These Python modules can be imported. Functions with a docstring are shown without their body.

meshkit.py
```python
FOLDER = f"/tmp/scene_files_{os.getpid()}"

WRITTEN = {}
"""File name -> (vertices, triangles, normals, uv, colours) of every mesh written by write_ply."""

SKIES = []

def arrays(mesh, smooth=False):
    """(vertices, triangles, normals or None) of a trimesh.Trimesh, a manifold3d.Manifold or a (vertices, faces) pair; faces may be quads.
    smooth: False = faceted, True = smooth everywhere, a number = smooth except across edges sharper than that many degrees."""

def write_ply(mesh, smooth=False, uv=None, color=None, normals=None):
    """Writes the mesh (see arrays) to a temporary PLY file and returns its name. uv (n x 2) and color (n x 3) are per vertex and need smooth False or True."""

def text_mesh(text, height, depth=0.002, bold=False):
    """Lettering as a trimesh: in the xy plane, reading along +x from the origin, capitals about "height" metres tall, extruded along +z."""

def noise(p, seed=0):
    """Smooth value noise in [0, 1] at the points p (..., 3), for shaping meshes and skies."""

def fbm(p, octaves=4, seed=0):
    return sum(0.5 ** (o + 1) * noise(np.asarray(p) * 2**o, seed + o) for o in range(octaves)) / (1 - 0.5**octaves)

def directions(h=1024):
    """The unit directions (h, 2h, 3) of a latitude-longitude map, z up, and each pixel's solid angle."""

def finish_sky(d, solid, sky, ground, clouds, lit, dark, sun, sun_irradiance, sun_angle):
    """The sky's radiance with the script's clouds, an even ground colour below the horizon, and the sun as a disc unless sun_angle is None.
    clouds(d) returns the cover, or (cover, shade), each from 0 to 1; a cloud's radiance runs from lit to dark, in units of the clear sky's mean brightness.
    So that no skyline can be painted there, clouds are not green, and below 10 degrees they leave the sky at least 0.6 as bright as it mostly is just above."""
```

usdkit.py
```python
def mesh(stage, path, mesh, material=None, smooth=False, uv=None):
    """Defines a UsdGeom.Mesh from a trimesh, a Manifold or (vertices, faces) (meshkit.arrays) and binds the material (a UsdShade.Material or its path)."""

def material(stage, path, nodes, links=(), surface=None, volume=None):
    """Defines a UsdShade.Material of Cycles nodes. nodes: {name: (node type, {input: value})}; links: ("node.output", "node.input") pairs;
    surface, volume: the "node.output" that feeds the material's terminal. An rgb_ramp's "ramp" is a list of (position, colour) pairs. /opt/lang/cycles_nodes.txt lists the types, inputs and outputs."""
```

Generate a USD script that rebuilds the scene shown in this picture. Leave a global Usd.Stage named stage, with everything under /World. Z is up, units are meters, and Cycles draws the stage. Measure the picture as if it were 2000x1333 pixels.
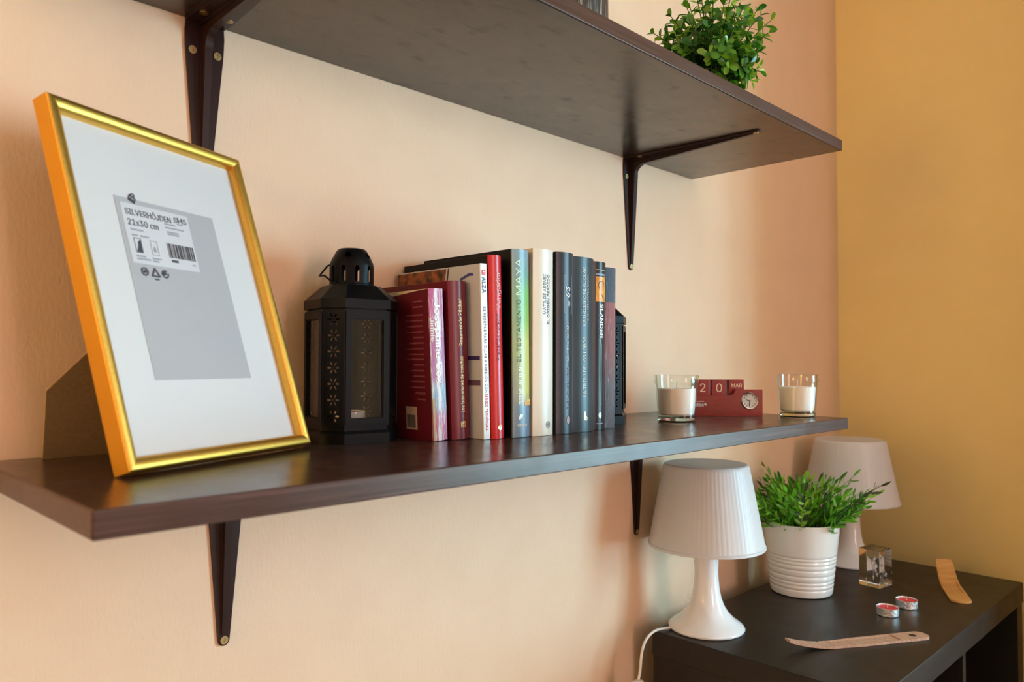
import math, random
import numpy as np, trimesh, usdkit, meshkit
import manifold3d as m3
from shapely.geometry import Polygon, box as sbox, Point
from shapely import affinity, union_all
from pxr import Usd, UsdGeom, UsdLux, UsdShade, Gf, Sdf

PI = math.pi
rng = random.Random(7)
stage = Usd.Stage.CreateInMemory()
UsdGeom.SetStageUpAxis(stage, 'Z')
world = UsdGeom.Xform.Define(stage, '/World')
UsdGeom.Scope.Define(stage, '/World/Looks')

# ------------------------------------------------------------------ camera, daylight, exposure
CAM = (-1.24101, -0.78046, 0.08569)
YAW, PITCH, ROLL, FOC = 0.7869, 0.0286, 0.0032, 1489.24
cam = UsdGeom.Camera.Define(stage, '/World/camera')
_f = np.array([math.sin(YAW) * math.cos(PITCH), math.cos(YAW) * math.cos(PITCH), math.sin(PITCH)])
_r = np.array([math.cos(YAW), -math.sin(YAW), 0.0]); _u = np.cross(_r, _f)
_r, _u = _r * math.cos(ROLL) + _u * math.sin(ROLL), -_r * math.sin(ROLL) + _u * math.cos(ROLL)
cam.AddTransformOp().Set(Gf.Matrix4d(*_r, 0, *_u, 0, *(-_f), 0, *CAM, 1))
cam.CreateHorizontalApertureAttr(36.0)
cam.CreateVerticalApertureAttr(24.0)
cam.CreateFocalLengthAttr(FOC / 2000 * 36.0)
cam.CreateFStopAttr(6.5)
cam.CreateFocusDistanceAttr(1.0)
cam.CreateClippingRangeAttr((0.02, 100.0))
cam.CreateExposureAttr(0.0)

# daylight of an unseen window in the right wall, lighting the back wall
XW = 0.718                                  # inner face of the right (yellow) wall
WY0, WY1, WZ0, WZ1 = -2.10, -1.10, -0.60, 0.72
day = UsdLux.RectLight.Define(stage, '/World/window_daylight')
day.CreateWidthAttr(WZ1 - WZ0 + 0.1); day.CreateHeightAttr(WY1 - WY0 + 0.1)
day.CreateIntensityAttr(21.0); day.CreateColorAttr(Gf.Vec3f(0.50, 1.0, 1.29))
day.AddTransformOp().Set(Gf.Matrix4d(0, 0, -1, 0, 0, 1, 0, 0, 1, 0, 0, 0, XW + 0.20, (WY0 + WY1) / 2, (WZ0 + WZ1) / 2, 1))
# added fill light behind the camera, set in an opening of the front wall
FX0, FX1, FZ0, FZ1 = -1.00, -0.36, -0.45, 1.10
YF = -3.3
day2 = UsdLux.RectLight.Define(stage, '/World/window_daylight_front')
day2.CreateWidthAttr(FX1 - FX0 + 0.1); day2.CreateHeightAttr(FZ1 - FZ0 + 0.1)
day2.CreateIntensityAttr(7.7); day2.CreateColorAttr(Gf.Vec3f(1.55, 1.0, 0.93))
day2.AddTransformOp().Set(Gf.Matrix4d(1, 0, 0, 0, 0, 0, 1, 0, 0, -1, 0, 0, (FX0 + FX1) / 2, YF - 0.09, (FZ0 + FZ1) / 2, 1))
# unseen warm lamp, out of view at left, placed to light the yellow wall
lampc = UsdLux.SphereLight.Define(stage, '/World/globe_lamp')
lampc.CreateRadiusAttr(0.20); lampc.CreateIntensityAttr(16.5); lampc.CreateColorAttr(Gf.Vec3f(1.0, 0.68, 0.20))
lampc.AddTranslateOp().Set(Gf.Vec3d(-2.62, -0.30, 0.55))

# ------------------------------------------------------------------ helpers
_used = {}
def uniq(parent, name):
    k = _used.get((parent, name), 0); _used[(parent, name)] = k + 1
    return f'{parent}/{name}' if k == 0 else f'{parent}/{name}_{k:03d}'

def tagp(p, label=None, cat=None, group=None, kind=None):
    for k, v in (('label', label), ('category', cat), ('group', group), ('kind', kind)):
        if v: p.SetCustomDataByKey(k, v)

def thing(name, label, cat, loc=(0, 0, 0), rot=(0, 0, 0), group=None):
    path = uniq('/World', name)
    x = UsdGeom.Xform.Define(stage, path)
    x.AddTranslateOp().Set(Gf.Vec3d(*map(float, loc)))
    if any(rot): x.AddRotateXYZOp().Set(Gf.Vec3f(*map(float, rot)))
    tagp(x.GetPrim(), label, cat, group)
    return path

def part(parent, name, mesh, mat, smooth=30, label=None, kind=None):
    path = uniq(parent, name)
    if isinstance(mesh, (list,)): mesh = cat(mesh)
    m = usdkit.mesh(stage, path, mesh, mat, smooth)
    tagp(m.GetPrim(), label, kind=kind)
    return path

def struct(name, mesh, mat, smooth=False):
    p = part('/World', name, mesh, mat, smooth, kind='structure')
    return p

def TM(m):
    if isinstance(m, trimesh.Trimesh): return m
    if hasattr(m, 'to_mesh'):
        q = m.to_mesh(); return trimesh.Trimesh(q.vert_properties[:, :3], q.tri_verts, process=False)
    v, f = m; f = np.asarray(f)
    if f.shape[1] == 4: f = np.vstack([f[:, [0, 1, 2]], f[:, [0, 2, 3]]])
    return trimesh.Trimesh(v, f, process=False)
def cat(ms): return trimesh.util.concatenate([TM(m) for m in ms])
def box(x0, x1, y0, y1, z0, z1):
    b = trimesh.creation.box((x1 - x0, y1 - y0, z1 - z0)); b.apply_translation(((x0 + x1) / 2, (y0 + y1) / 2, (z0 + z1) / 2)); return b
def rbox(x0, x1, y0, y1, z0, z1, r=0.001, seg=8):
    s = m3.Manifold.sphere(r, seg)
    return TM(m3.Manifold.batch_hull([s.translate((x, y, z)) for x in (x0 + r, x1 - r) for y in (y0 + r, y1 - r) for z in (z0 + r, z1 - r)]))
def ext(poly, h, z0=0.0):
    polys = [g for g in getattr(poly, 'geoms', [poly]) if g.area > 1e-12]
    m = cat([trimesh.creation.extrude_polygon(g, h, engine='earcut') for g in polys]); m.apply_translation((0, 0, z0)); return m
def mapv(m, fn):
    m = TM(m).copy(); m.vertices = fn(np.array(m.vertices)); 
    return m
def fixw(m):
    if m.volume < 0: m.invert()
    return m
def lathe(prof, n=64, close=False):
    p = np.array(prof, float); k = len(p)
    th = np.arange(n) / n * 2 * PI
    v = np.stack([np.outer(np.cos(th), p[:, 0]), np.outer(np.sin(th), p[:, 0]), np.tile(p[:, 1], (n, 1))], -1).reshape(-1, 3)
    f = []
    for i in range(n):
        j = (i + 1) % n
        for a in range(k if close else k - 1):
            b = (a + 1) % k
            f.append((i * k + a, j * k + a, j * k + b, i * k + b))
    m = TM((v, f)); m.merge_vertices(); m.update_faces(m.nondegenerate_faces()); return fixw(m)
def tube(path, r, n=8, caps=True):
    P = np.array(path, float); rr = np.full(len(P), r) if np.ndim(r) == 0 else np.array(r)
    T = np.gradient(P, axis=0); T /= np.linalg.norm(T, axis=1)[:, None]
    a = np.array([0, 0, 1.0]) if abs(T[0][2]) < .9 else np.array([1.0, 0, 0])
    v = []; X = np.cross(T[0], a); X /= np.linalg.norm(X)
    for i in range(len(P)):
        X = X - T[i] * (X @ T[i]); X /= np.linalg.norm(X); Y = np.cross(T[i], X)
        for k in range(n):
            t = 2 * PI * k / n; v.append(P[i] + rr[i] * (math.cos(t) * X + math.sin(t) * Y))
    f = [(i * n + k, i * n + (k + 1) % n, (i + 1) * n + (k + 1) % n, (i + 1) * n + k) for i in range(len(P) - 1) for k in range(n)]
    tri = [x for q in f for x in ((q[0], q[1], q[2]), (q[0], q[2], q[3]))]
    if caps:
        v += [P[0], P[-1]]; c0, c1 = len(v) - 2, len(v) - 1; e = (len(P) - 1) * n
        tri += [(c0, (k + 1) % n, k) for k in range(n)] + [(c1, e + k, e + (k + 1) % n) for k in range(n)]
    return fixw(trimesh.Trimesh(v, tri, process=False))
def curve(pts, n=24):
    from scipy.interpolate import CubicSpline
    P = np.array(pts, float); t = np.r_[0, np.cumsum(np.linalg.norm(np.diff(P, axis=0), axis=1))]
    return CubicSpline(t, P)(np.linspace(0, t[-1], n))
def rotz(m, a, c=(0, 0, 0)):
    m = TM(m).copy(); m.apply_transform(trimesh.transformations.rotation_matrix(a, (0, 0, 1), c)); return m
def moved(m, v): m = TM(m).copy(); m.apply_translation(v); return m

# ------------------------------------------------------------------ materials
def mat(name, color, rough=0.5, metal=0.0, **kw):
    d = {'base_color': color, 'roughness': rough, 'metallic': metal}; d.update(kw)
    return usdkit.material(stage, '/World/Looks/' + name, {'p': ('principled_bsdf', d)}, [], surface='p.BSDF')
def noisy(name, c1, c2, scale=(1, 1, 1), nscale=20, detail=4, rough=0.5, bump=0.0, bdist=0.001, r2=None, lo=0.3, hi=0.7, coord='object', **kw):
    nd = {'tc': ('texture_coordinate', {}), 'mp': ('mapping', {'scale': scale}),
          'n': ('noise_texture', {'scale': nscale, 'detail': detail, 'roughness': 0.6}),
          'r': ('rgb_ramp', {'ramp': [(0, c1), (lo, c1), (hi, c2), (1, c2)]}),
          'p': ('principled_bsdf', {'roughness': rough, **kw})}
    ln = [('tc.' + coord, 'mp.vector'), ('mp.vector', 'n.vector'), ('n.fac', 'r.fac'), ('r.color', 'p.base_color')]
    if bump:
        nd['b'] = ('bump', {'strength': bump, 'distance': bdist}); ln += [('n.fac', 'b.height'), ('b.normal', 'p.normal')]
    if r2 is not None:
        nd['mr'] = ('map_range', {'from_min': lo, 'from_max': hi, 'to_min': rough, 'to_max': r2, 'clamp': True}); ln += [('n.fac', 'mr.value'), ('mr.result', 'p.roughness')]
    return usdkit.material(stage, '/World/Looks/' + name, nd, ln, surface='p.BSDF')

def wall_mat(name, c1, c2):
    return usdkit.material(stage, '/World/Looks/' + name, {
        'g': ('geometry', {}), 'm1': ('mapping', {'scale': (1, 1, 0.45)}),
        'n1': ('noise_texture', {'scale': 260, 'detail': 5, 'roughness': 0.6}), 'n2': ('noise_texture', {'scale': 14, 'detail': 3}),
        'n3': ('noise_texture', {'scale': 90, 'detail': 2}),
        'pit': ('map_range', {'from_min': 0.70, 'from_max': 0.78, 'to_min': 0, 'to_max': 1, 'clamp': True}),
        'r': ('rgb_ramp', {'ramp': [(0.3, c1), (0.7, c2)]}), 'a': ('math', {'math_type': 'multiply_add', 'value2': 0.6}),
        's': ('math', {'math_type': 'subtract'}),
        'b': ('bump', {'strength': 0.26, 'distance': 0.0013}), 'p': ('principled_bsdf', {'roughness': 0.55, 'specular_ior_level': 0.35})},
        [('g.position', 'm1.vector'), ('m1.vector', 'n1.vector'), ('g.position', 'n2.vector'), ('m1.vector', 'n3.vector'), ('n2.fac', 'r.fac'), ('r.color', 'p.base_color'),
         ('n2.fac', 'a.value1'), ('n1.fac', 'a.value3'), ('n3.fac', 'pit.value'), ('a.value', 's.value1'), ('pit.result', 's.value2'), ('s.value', 'b.height'), ('b.normal', 'p.normal')], surface='p.BSDF')
M_wall = wall_mat('peach_plaster', (0.81, 0.57, 0.385), (0.84, 0.60, 0.41))
M_yellow = wall_mat('yellow_plaster', (0.93, 0.69, 0.295), (0.95, 0.71, 0.31))
M_ceil = mat('ceiling_white', (0.85, 0.82, 0.76), 0.8)
M_floor = noisy('floor_wood', (0.20, 0.11, 0.06), (0.30, 0.18, 0.10), (1, 8, 1), 6, rough=0.4, coord='object')

def wenge(name, c1, c2, c3, rough, stain=False, coat=0.0, spec=0.5, tint=(1, 1, 1)):
    nd = {'g': ('geometry', {}), 'm1': ('mapping', {'scale': (3, 160, 160)}), 'n1': ('noise_texture', {'scale': 2.2, 'detail': 6, 'roughness': 0.65}),
          'n2': ('noise_texture', {'scale': 22, 'detail': 3}), 'r': ('rgb_ramp', {'ramp': [(0.3, c1), (0.55, c2), (0.75, c3)]}),
          'mr': ('map_range', {'from_min': 0.35, 'from_max': 0.7, 'to_min': rough - 0.02, 'to_max': rough + 0.03, 'clamp': True}),
          'b': ('bump', {'strength': 0.18, 'distance': 0.0006}), 'p': ('principled_bsdf', {'roughness': rough, 'specular_ior_level': spec, 'specular_tint': tint, 'coat_weight': coat, 'coat_roughness': 0.2})}
    ln = [('g.position', 'm1.vector'), ('m1.vector', 'n1.vector'), ('g.position', 'n2.vector'), ('n1.fac', 'r.fac'), ('n2.fac', 'mr.value'), ('mr.result', 'p.roughness'), ('n1.fac', 'b.height'), ('b.normal', 'p.normal')]
    if stain:
        nd['n3'] = ('noise_texture', {'scale': 34, 'detail': 1.5}); nd['m3'] = ('mapping', {'scale': (0.9, 1.6, 1)})
        nd['st'] = ('map_range', {'from_min': 0.60, 'from_max': 0.80, 'to_min': 0, 'to_max': 0.40, 'clamp': True})
        nd['mx'] = ('mix_color', {'b': tuple(x * 0.45 for x in c1)})
        nd['cw'] = ('map_range', {'from_min': 0, 'from_max': 0.55, 'to_min': coat, 'to_max': 0.0}); nd['sl'] = ('map_range', {'from_min': 0, 'from_max': 0.55, 'to_min': spec, 'to_max': spec * .55})
        ln += [('st.result', 'cw.value'), ('cw.result', 'p.coat_weight'), ('st.result', 'sl.value'), ('sl.result', 'p.specular_ior_level'), ('g.position', 'm3.vector'), ('m3.vector', 'n3.vector'), ('n3.fac', 'st.value'), ('st.result', 'mx.fac'), ('r.color', 'mx.a'), ('mx.result', 'p.base_color')]
    else: ln.append(('r.color', 'p.base_color'))
    return usdkit.material(stage, '/World/Looks/' + name, nd, ln, surface='p.BSDF')
M_shelf = wenge('wenge_laminate', (0.030, 0.014, 0.010), (0.048, 0.023, 0.017), (0.075, 0.038, 0.030), 0.22)
M_shelf_up = wenge('wenge_laminate_stained', (0.026, 0.014, 0.009), (0.038, 0.021, 0.014), (0.054, 0.031, 0.021), 0.24, stain=True, coat=0.28, spec=0.5, tint=(1.0, 0.82, 0.66))
M_edge = wenge('wenge_edge_band', (0.034, 0.015, 0.011), (0.062, 0.028, 0.022), (0.12, 0.06, 0.05), 0.36, spec=0.42, tint=(1.0, 0.80, 0.66))
M_cab = wenge('black_brown_laminate', (0.010, 0.008, 0.006), (0.016, 0.012, 0.009), (0.028, 0.021, 0.016), 0.40, spec=0.3)
M_bracket = mat('brown_enamel', (0.028, 0.011, 0.009), 0.34, specular_ior_level=0.28, coat_weight=0.05, coat_roughness=0.08)
M_brass = mat('brass_screw', (0.55, 0.42, 0.20), 0.35, 1.0)
M_dark = mat('dark_recess', (0.008, 0.007, 0.006), 0.7)

def solidmats():
    g = globals()
    g['M_black'] = mat('black_lacquer', (0.004, 0.004, 0.0045), 0.38, specular_ior_level=0.13)
    g['M_white_gloss'] = mat('white_gloss_plastic', (0.87, 0.87, 0.88), 0.12, coat_weight=0.5, coat_roughness=0.05)
    g['M_pot'] = mat('white_glazed_ceramic', (0.88, 0.86, 0.83), 0.16, coat_weight=0.3)
    g['M_wax'] = mat('cream_wax', (0.84, 0.76, 0.71), 0.5, subsurface_weight=0.2, subsurface_scale=0.004)
    g['M_glass'] = usdkit.material(stage, '/World/Looks/jar_glass', {'ge': ('geometry', {}), 'iv': ('math', {'math_type': 'subtract', 'value1': 1.0}), 'mu': ('math', {'math_type': 'multiply'}), 'f': ('fresnel', {'IOR': 1.5}),
        'lw': ('layer_weight', {'blend': 0.5}), 'r': ('rgb_ramp', {'ramp': [(0, (.985, .99, .985)), (.55, (.96, .975, .965)), (.85, (.70, .76, .72)), (1, (.40, .48, .44))]}),
        't': ('transparent_bsdf', {}), 'g': ('glossy_bsdf', {'color': (1, 1, 1), 'roughness': 0.03}), 'm': ('mix_closure', {})},
        [('ge.backfacing', 'iv.value2'), ('iv.value', 'mu.value1'), ('f.fac', 'mu.value2'), ('mu.value', 'm.fac'), ('lw.facing', 'r.fac'), ('r.color', 't.color'), ('t.BSDF', 'm.closure1'), ('g.BSDF', 'm.closure2')], surface='m.closure')
    g['M_baseglass'] = usdkit.material(stage, '/World/Looks/thick_green_glass', {'p': ('principled_bsdf', {'base_color': (0.86, 0.95, 0.90), 'roughness': 0.0, 'ior': 1.5, 'transmission_weight': 1.0})}, [], surface='p.BSDF')
    g['M_crystal'] = usdkit.material(stage, '/World/Looks/crystal_glass', {'p': ('principled_bsdf', {'base_color': (1, 1, 1), 'roughness': 0.0, 'ior': 1.5, 'transmission_weight': 1.0})}, [], surface='p.BSDF')
    g['M_pane'] = usdkit.material(stage, '/World/Looks/pane_glass', {'ge': ('geometry', {}), 'iv': ('math', {'math_type': 'subtract', 'value1': 1.0}), 'mu': ('math', {'math_type': 'multiply'}), 'f': ('fresnel', {'IOR': 1.5}), 't': ('transparent_bsdf', {'color': (0.86, 0.87, 0.87)}), 'g': ('glossy_bsdf', {'color': (1, 1, 1), 'roughness': 0.06}), 'm': ('mix_closure', {})},
                                  [('ge.backfacing', 'iv.value2'), ('iv.value', 'mu.value1'), ('f.fac', 'mu.value2'), ('mu.value', 'm.fac'), ('t.BSDF', 'm.closure1'), ('g.BSDF', 'm.closure2')], surface='m.closure')
    g['M_paper'] = mat('mat_paper', (0.71, 0.665, 0.64), 0.7)
    g['M_grey'] = mat('grey_print', (0.46, 0.432, 0.43), 0.7)
    g['M_label'] = mat('white_label', (0.66, 0.62, 0.615), 0.7)
    g['M_ink'] = mat('dark_ink', (0.06, 0.06, 0.07), 0.7)
    g['M_inkg'] = mat('grey_ink', (0.33, 0.33, 0.35), 0.7)
    g['M_gold'] = noisy('brushed_gold', (0.74, 0.41, 0.07), (0.82, 0.49, 0.10), (1, 1, 1), 420, 3, rough=0.38, r2=0.44, metallic=1.0)
    g['M_gold_side'] = mat('flat_gold_side', (0.52, 0.24, 0.015), 0.42, 0.75)
    g['M_kraft'] = noisy('fibreboard', (0.30, 0.19, 0.09), (0.38, 0.25, 0.12), (1, 1, 1), 300, 3, rough=0.6)
    g['M_kraft_edge'] = mat('fibreboard_edge', (0.50, 0.36, 0.20), 0.7)
    g['M_pages'] = noisy('page_edges', (0.62, 0.50, 0.33), (0.74, 0.62, 0.44), (600, 1, 1), 3, 3, rough=0.8)
    g['M_whitetext'] = mat('white_print', (0.80, 0.80, 0.78), 0.4)
    g['M_goldtext'] = mat('gold_foil', (0.72, 0.52, 0.26), 0.35, 0.3)
    g['M_redtext'] = mat('red_print', (0.70, 0.03, 0.05), 0.5)
    g['M_pinktext'] = mat('pink_print', (0.24, 0.06, 0.085), 0.5)
    g['M_bluetext'] = mat('slate_print', (0.10, 0.13, 0.19), 0.5)
    g['M_alu'] = noisy('crinkled_foil', (0.84, 0.84, 0.85), (0.94, 0.94, 0.95), (1, 1, 1), 260, 3, rough=0.30, metallic=0.8, bump=0.5, bdist=0.002)
    g['M_redwax'] = mat('red_wax', (0.70, 0.03, 0.05), 0.45)
    g['M_red_wood'] = noisy('red_lacquer', (0.20, 0.006, 0.006), (0.27, 0.010, 0.009), (1, 1, 6), 60, 3, rough=0.24, coat_weight=0.5)
    g['M_red_die'] = mat('red_cube_lacquer', (0.26, 0.008, 0.010), 0.28, coat_weight=0.4)
    g['M_steel'] = mat('brushed_steel', (0.72, 0.71, 0.69), 0.25, 1.0)
    g['M_dial'] = mat('dial_grey', (0.60, 0.60, 0.60), 0.5)
    g['M_wood_pink'] = noisy('pinkish_wood', (0.42, 0.22, 0.13), (0.62, 0.38, 0.26), (12, 1, 1), 22, 5, rough=0.5)
    g['M_wood_yel'] = noisy('honey_wood', (0.58, 0.27, 0.07), (0.72, 0.40, 0.14), (12, 1, 1), 18, 5, rough=0.45)
    g['M_cord'] = mat('white_cord', (0.76, 0.70, 0.64), 0.45)
    g['M_soil'] = mat('dark_soil', (0.03, 0.022, 0.015), 0.9)
    def leaf(name, c, trans=0.25, rough=0.28):
        return usdkit.material(stage, '/World/Looks/' + name, {'o': ('object_info', {}), 'h': ('hsv', {'color': c, 'saturation': 1.0}), 'mr': ('map_range', {'from_min': 0, 'from_max': 1, 'to_min': 0.65, 'to_max': 1.35}),
            'p': ('principled_bsdf', {'roughness': rough}), 't': ('translucent_bsdf', {}), 'm': ('mix_closure', {'fac': trans})},
            [('o.random', 'mr.value'), ('mr.result', 'h.value'), ('h.color', 'p.base_color'), ('h.color', 't.color'), ('p.BSDF', 'm.closure1'), ('t.BSDF', 'm.closure2')], surface='m.closure')
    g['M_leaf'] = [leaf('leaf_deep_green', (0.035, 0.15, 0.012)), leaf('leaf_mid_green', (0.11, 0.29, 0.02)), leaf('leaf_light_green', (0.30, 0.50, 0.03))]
    g['M_leaf2'] = [leaf('sprig_deep_green', (0.06, 0.24, 0.012), .3, .4), leaf('sprig_mid_green', (0.15, 0.45, 0.018), .3, .4), leaf('sprig_light_green', (0.34, 0.62, 0.04), .3, .4), leaf('sprig_dark_tip', (0.06, 0.085, 0.035), .2, .4)]
    g['M_stem'] = mat('green_stem', (0.06, 0.10, 0.02), 0.6)
    g['M_shade'] = usdkit.material(stage, '/World/Looks/shade_plastic', {'p': ('principled_bsdf', {'base_color': (0.88, 0.87, 0.87), 'roughness': 0.35}), 't': ('translucent_bsdf', {'color': (0.90, 0.88, 0.86)}), 'm': ('mix_closure', {'fac': 0.34})},
                                   [('p.BSDF', 'm.closure1'), ('t.BSDF', 'm.closure2')], surface='m.closure')
solidmats()

# ------------------------------------------------------------------ room shell
XL, ZF, ZT = -2.9, -1.147, 1.40
struct('wall_back', box(XL - .1, XW + .25, 0, 0.1, ZF, ZT), M_wall)
wr = cat([box(XW, XW + .25, WY1, 0.0, ZF, ZT), box(XW, XW + .25, YF, WY0, ZF, ZT), box(XW, XW + .25, WY0, WY1, ZF, WZ0), box(XW, XW + .25, WY0, WY1, WZ1, ZT)])
struct('wall_right', wr, M_yellow)
struct('wall_left', box(XL - .1, XL, YF, 0, ZF, ZT), M_wall)
struct('wall_front', cat([box(XL - .1, FX0, YF - .1, YF, ZF, ZT), box(FX1, XW + .25, YF - .1, YF, ZF, ZT), box(FX0, FX1, YF - .1, YF, ZF, FZ0), box(FX0, FX1, YF - .1, YF, FZ1, ZT)]), M_wall)
struct('floor', box(XL - .1, XW + .25, YF - .1, 0.1, ZF - .1, ZF), M_floor)
struct('ceiling', box(XL - .1, XW + .25, YF - .1, 0.1, ZT, ZT + .1), M_ceil)
fw = []
for a, b in ((WY0, WY0 + .06), (WY1 - .06, WY1), ((WY0 + WY1) / 2 - .04, (WY0 + WY1) / 2 + .04)): fw.append(box(XW + .12, XW + .17, a, b, WZ0, WZ1))
for a, b in ((WZ0, WZ0 + .06), (WZ1 - .06, WZ1)): fw.append(box(XW + .12, XW + .17, WY0, WY1, a, b))
struct('window_1', cat(fw), M_white_gloss)  # unseen frame bars, out of view, in front of the daylight
fw = [box(a, a + .05, YF - .07, YF - .02, FZ0, FZ1) for a in (FX0, FX1 - .05, (FX0 + FX1) / 2 - .025)] + [box(FX0, FX1, YF - .07, YF - .02, a, a + .05) for a in (FZ0, FZ1 - .05)]
struct('window_2', cat(fw), M_white_gloss)  # added bars across the opening of the front fill light

# an unseen gathered drape, out of view at right, placed to shade the corner
pts = []
for i in range(120):
    s = i / 119; pts.append((0.700 - s * 0.235, -0.615 + 0.060 * math.sin(s * 2 * PI * 5.25) * (0.8 + .2 * math.sin(s * 7))))
pts = np.array(pts); t_ = np.gradient(pts, axis=0); n_ = np.stack([-t_[:, 1], t_[:, 0]], 1); n_ /= np.linalg.norm(n_, axis=1)[:, None]
dr = thing('window_drape', 'sand coloured gathered drape hanging beside the window in the yellow wall', 'curtain')
part(dr, 'cloth', fixw(ext(Polygon(np.vstack([pts + n_ * .002, (pts - n_ * .002)[::-1]])), ZT - .03 - (ZF + .02), ZF + .02)), mat('sand_cloth', (0.45, 0.34, 0.22), 0.9), True)

# ------------------------------------------------------------------ shelves
SD, SL, ST, SH = 0.300, 1.099, 0.018, 0.4376      # lower shelf depth, length, thickness; underside of the upper shelf
def shelf(name, label, x0, x1, d, z0, bodymat):
    t = thing(name, label, 'shelf', ((x0 + x1) / 2, 0, z0))
    h = (x1 - x0) / 2
    part(t, 'board', rbox(-h + .0012, h - .0012, -d + .0012, -0.0005, 0, ST, .0012), bodymat)
    part(t, 'front_edge_band', rbox(-h, h, -d, -d + .0022, 0.0002, ST - .0002, .001), M_edge)
    part(t, 'end_edge_band', rbox(-h, -h + .0022, -d + .0022, -.0005, .0002, ST - .0002, .001), M_edge)
    part(t, 'end_edge_band', rbox(h - .0022, h, -d + .0022, -.0005, .0002, ST - .0002, .001), M_edge)
shelf('wall_shelf', 'dark brown wood shelf board holding the books and the gold frame', -SL, 0.0, SD, -ST, M_shelf)
shelf('wall_shelf', 'upper dark brown shelf board seen from below, leafy plant on top', -1.09, 0.0286, 0.2835, SH, M_shelf_up)

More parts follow.
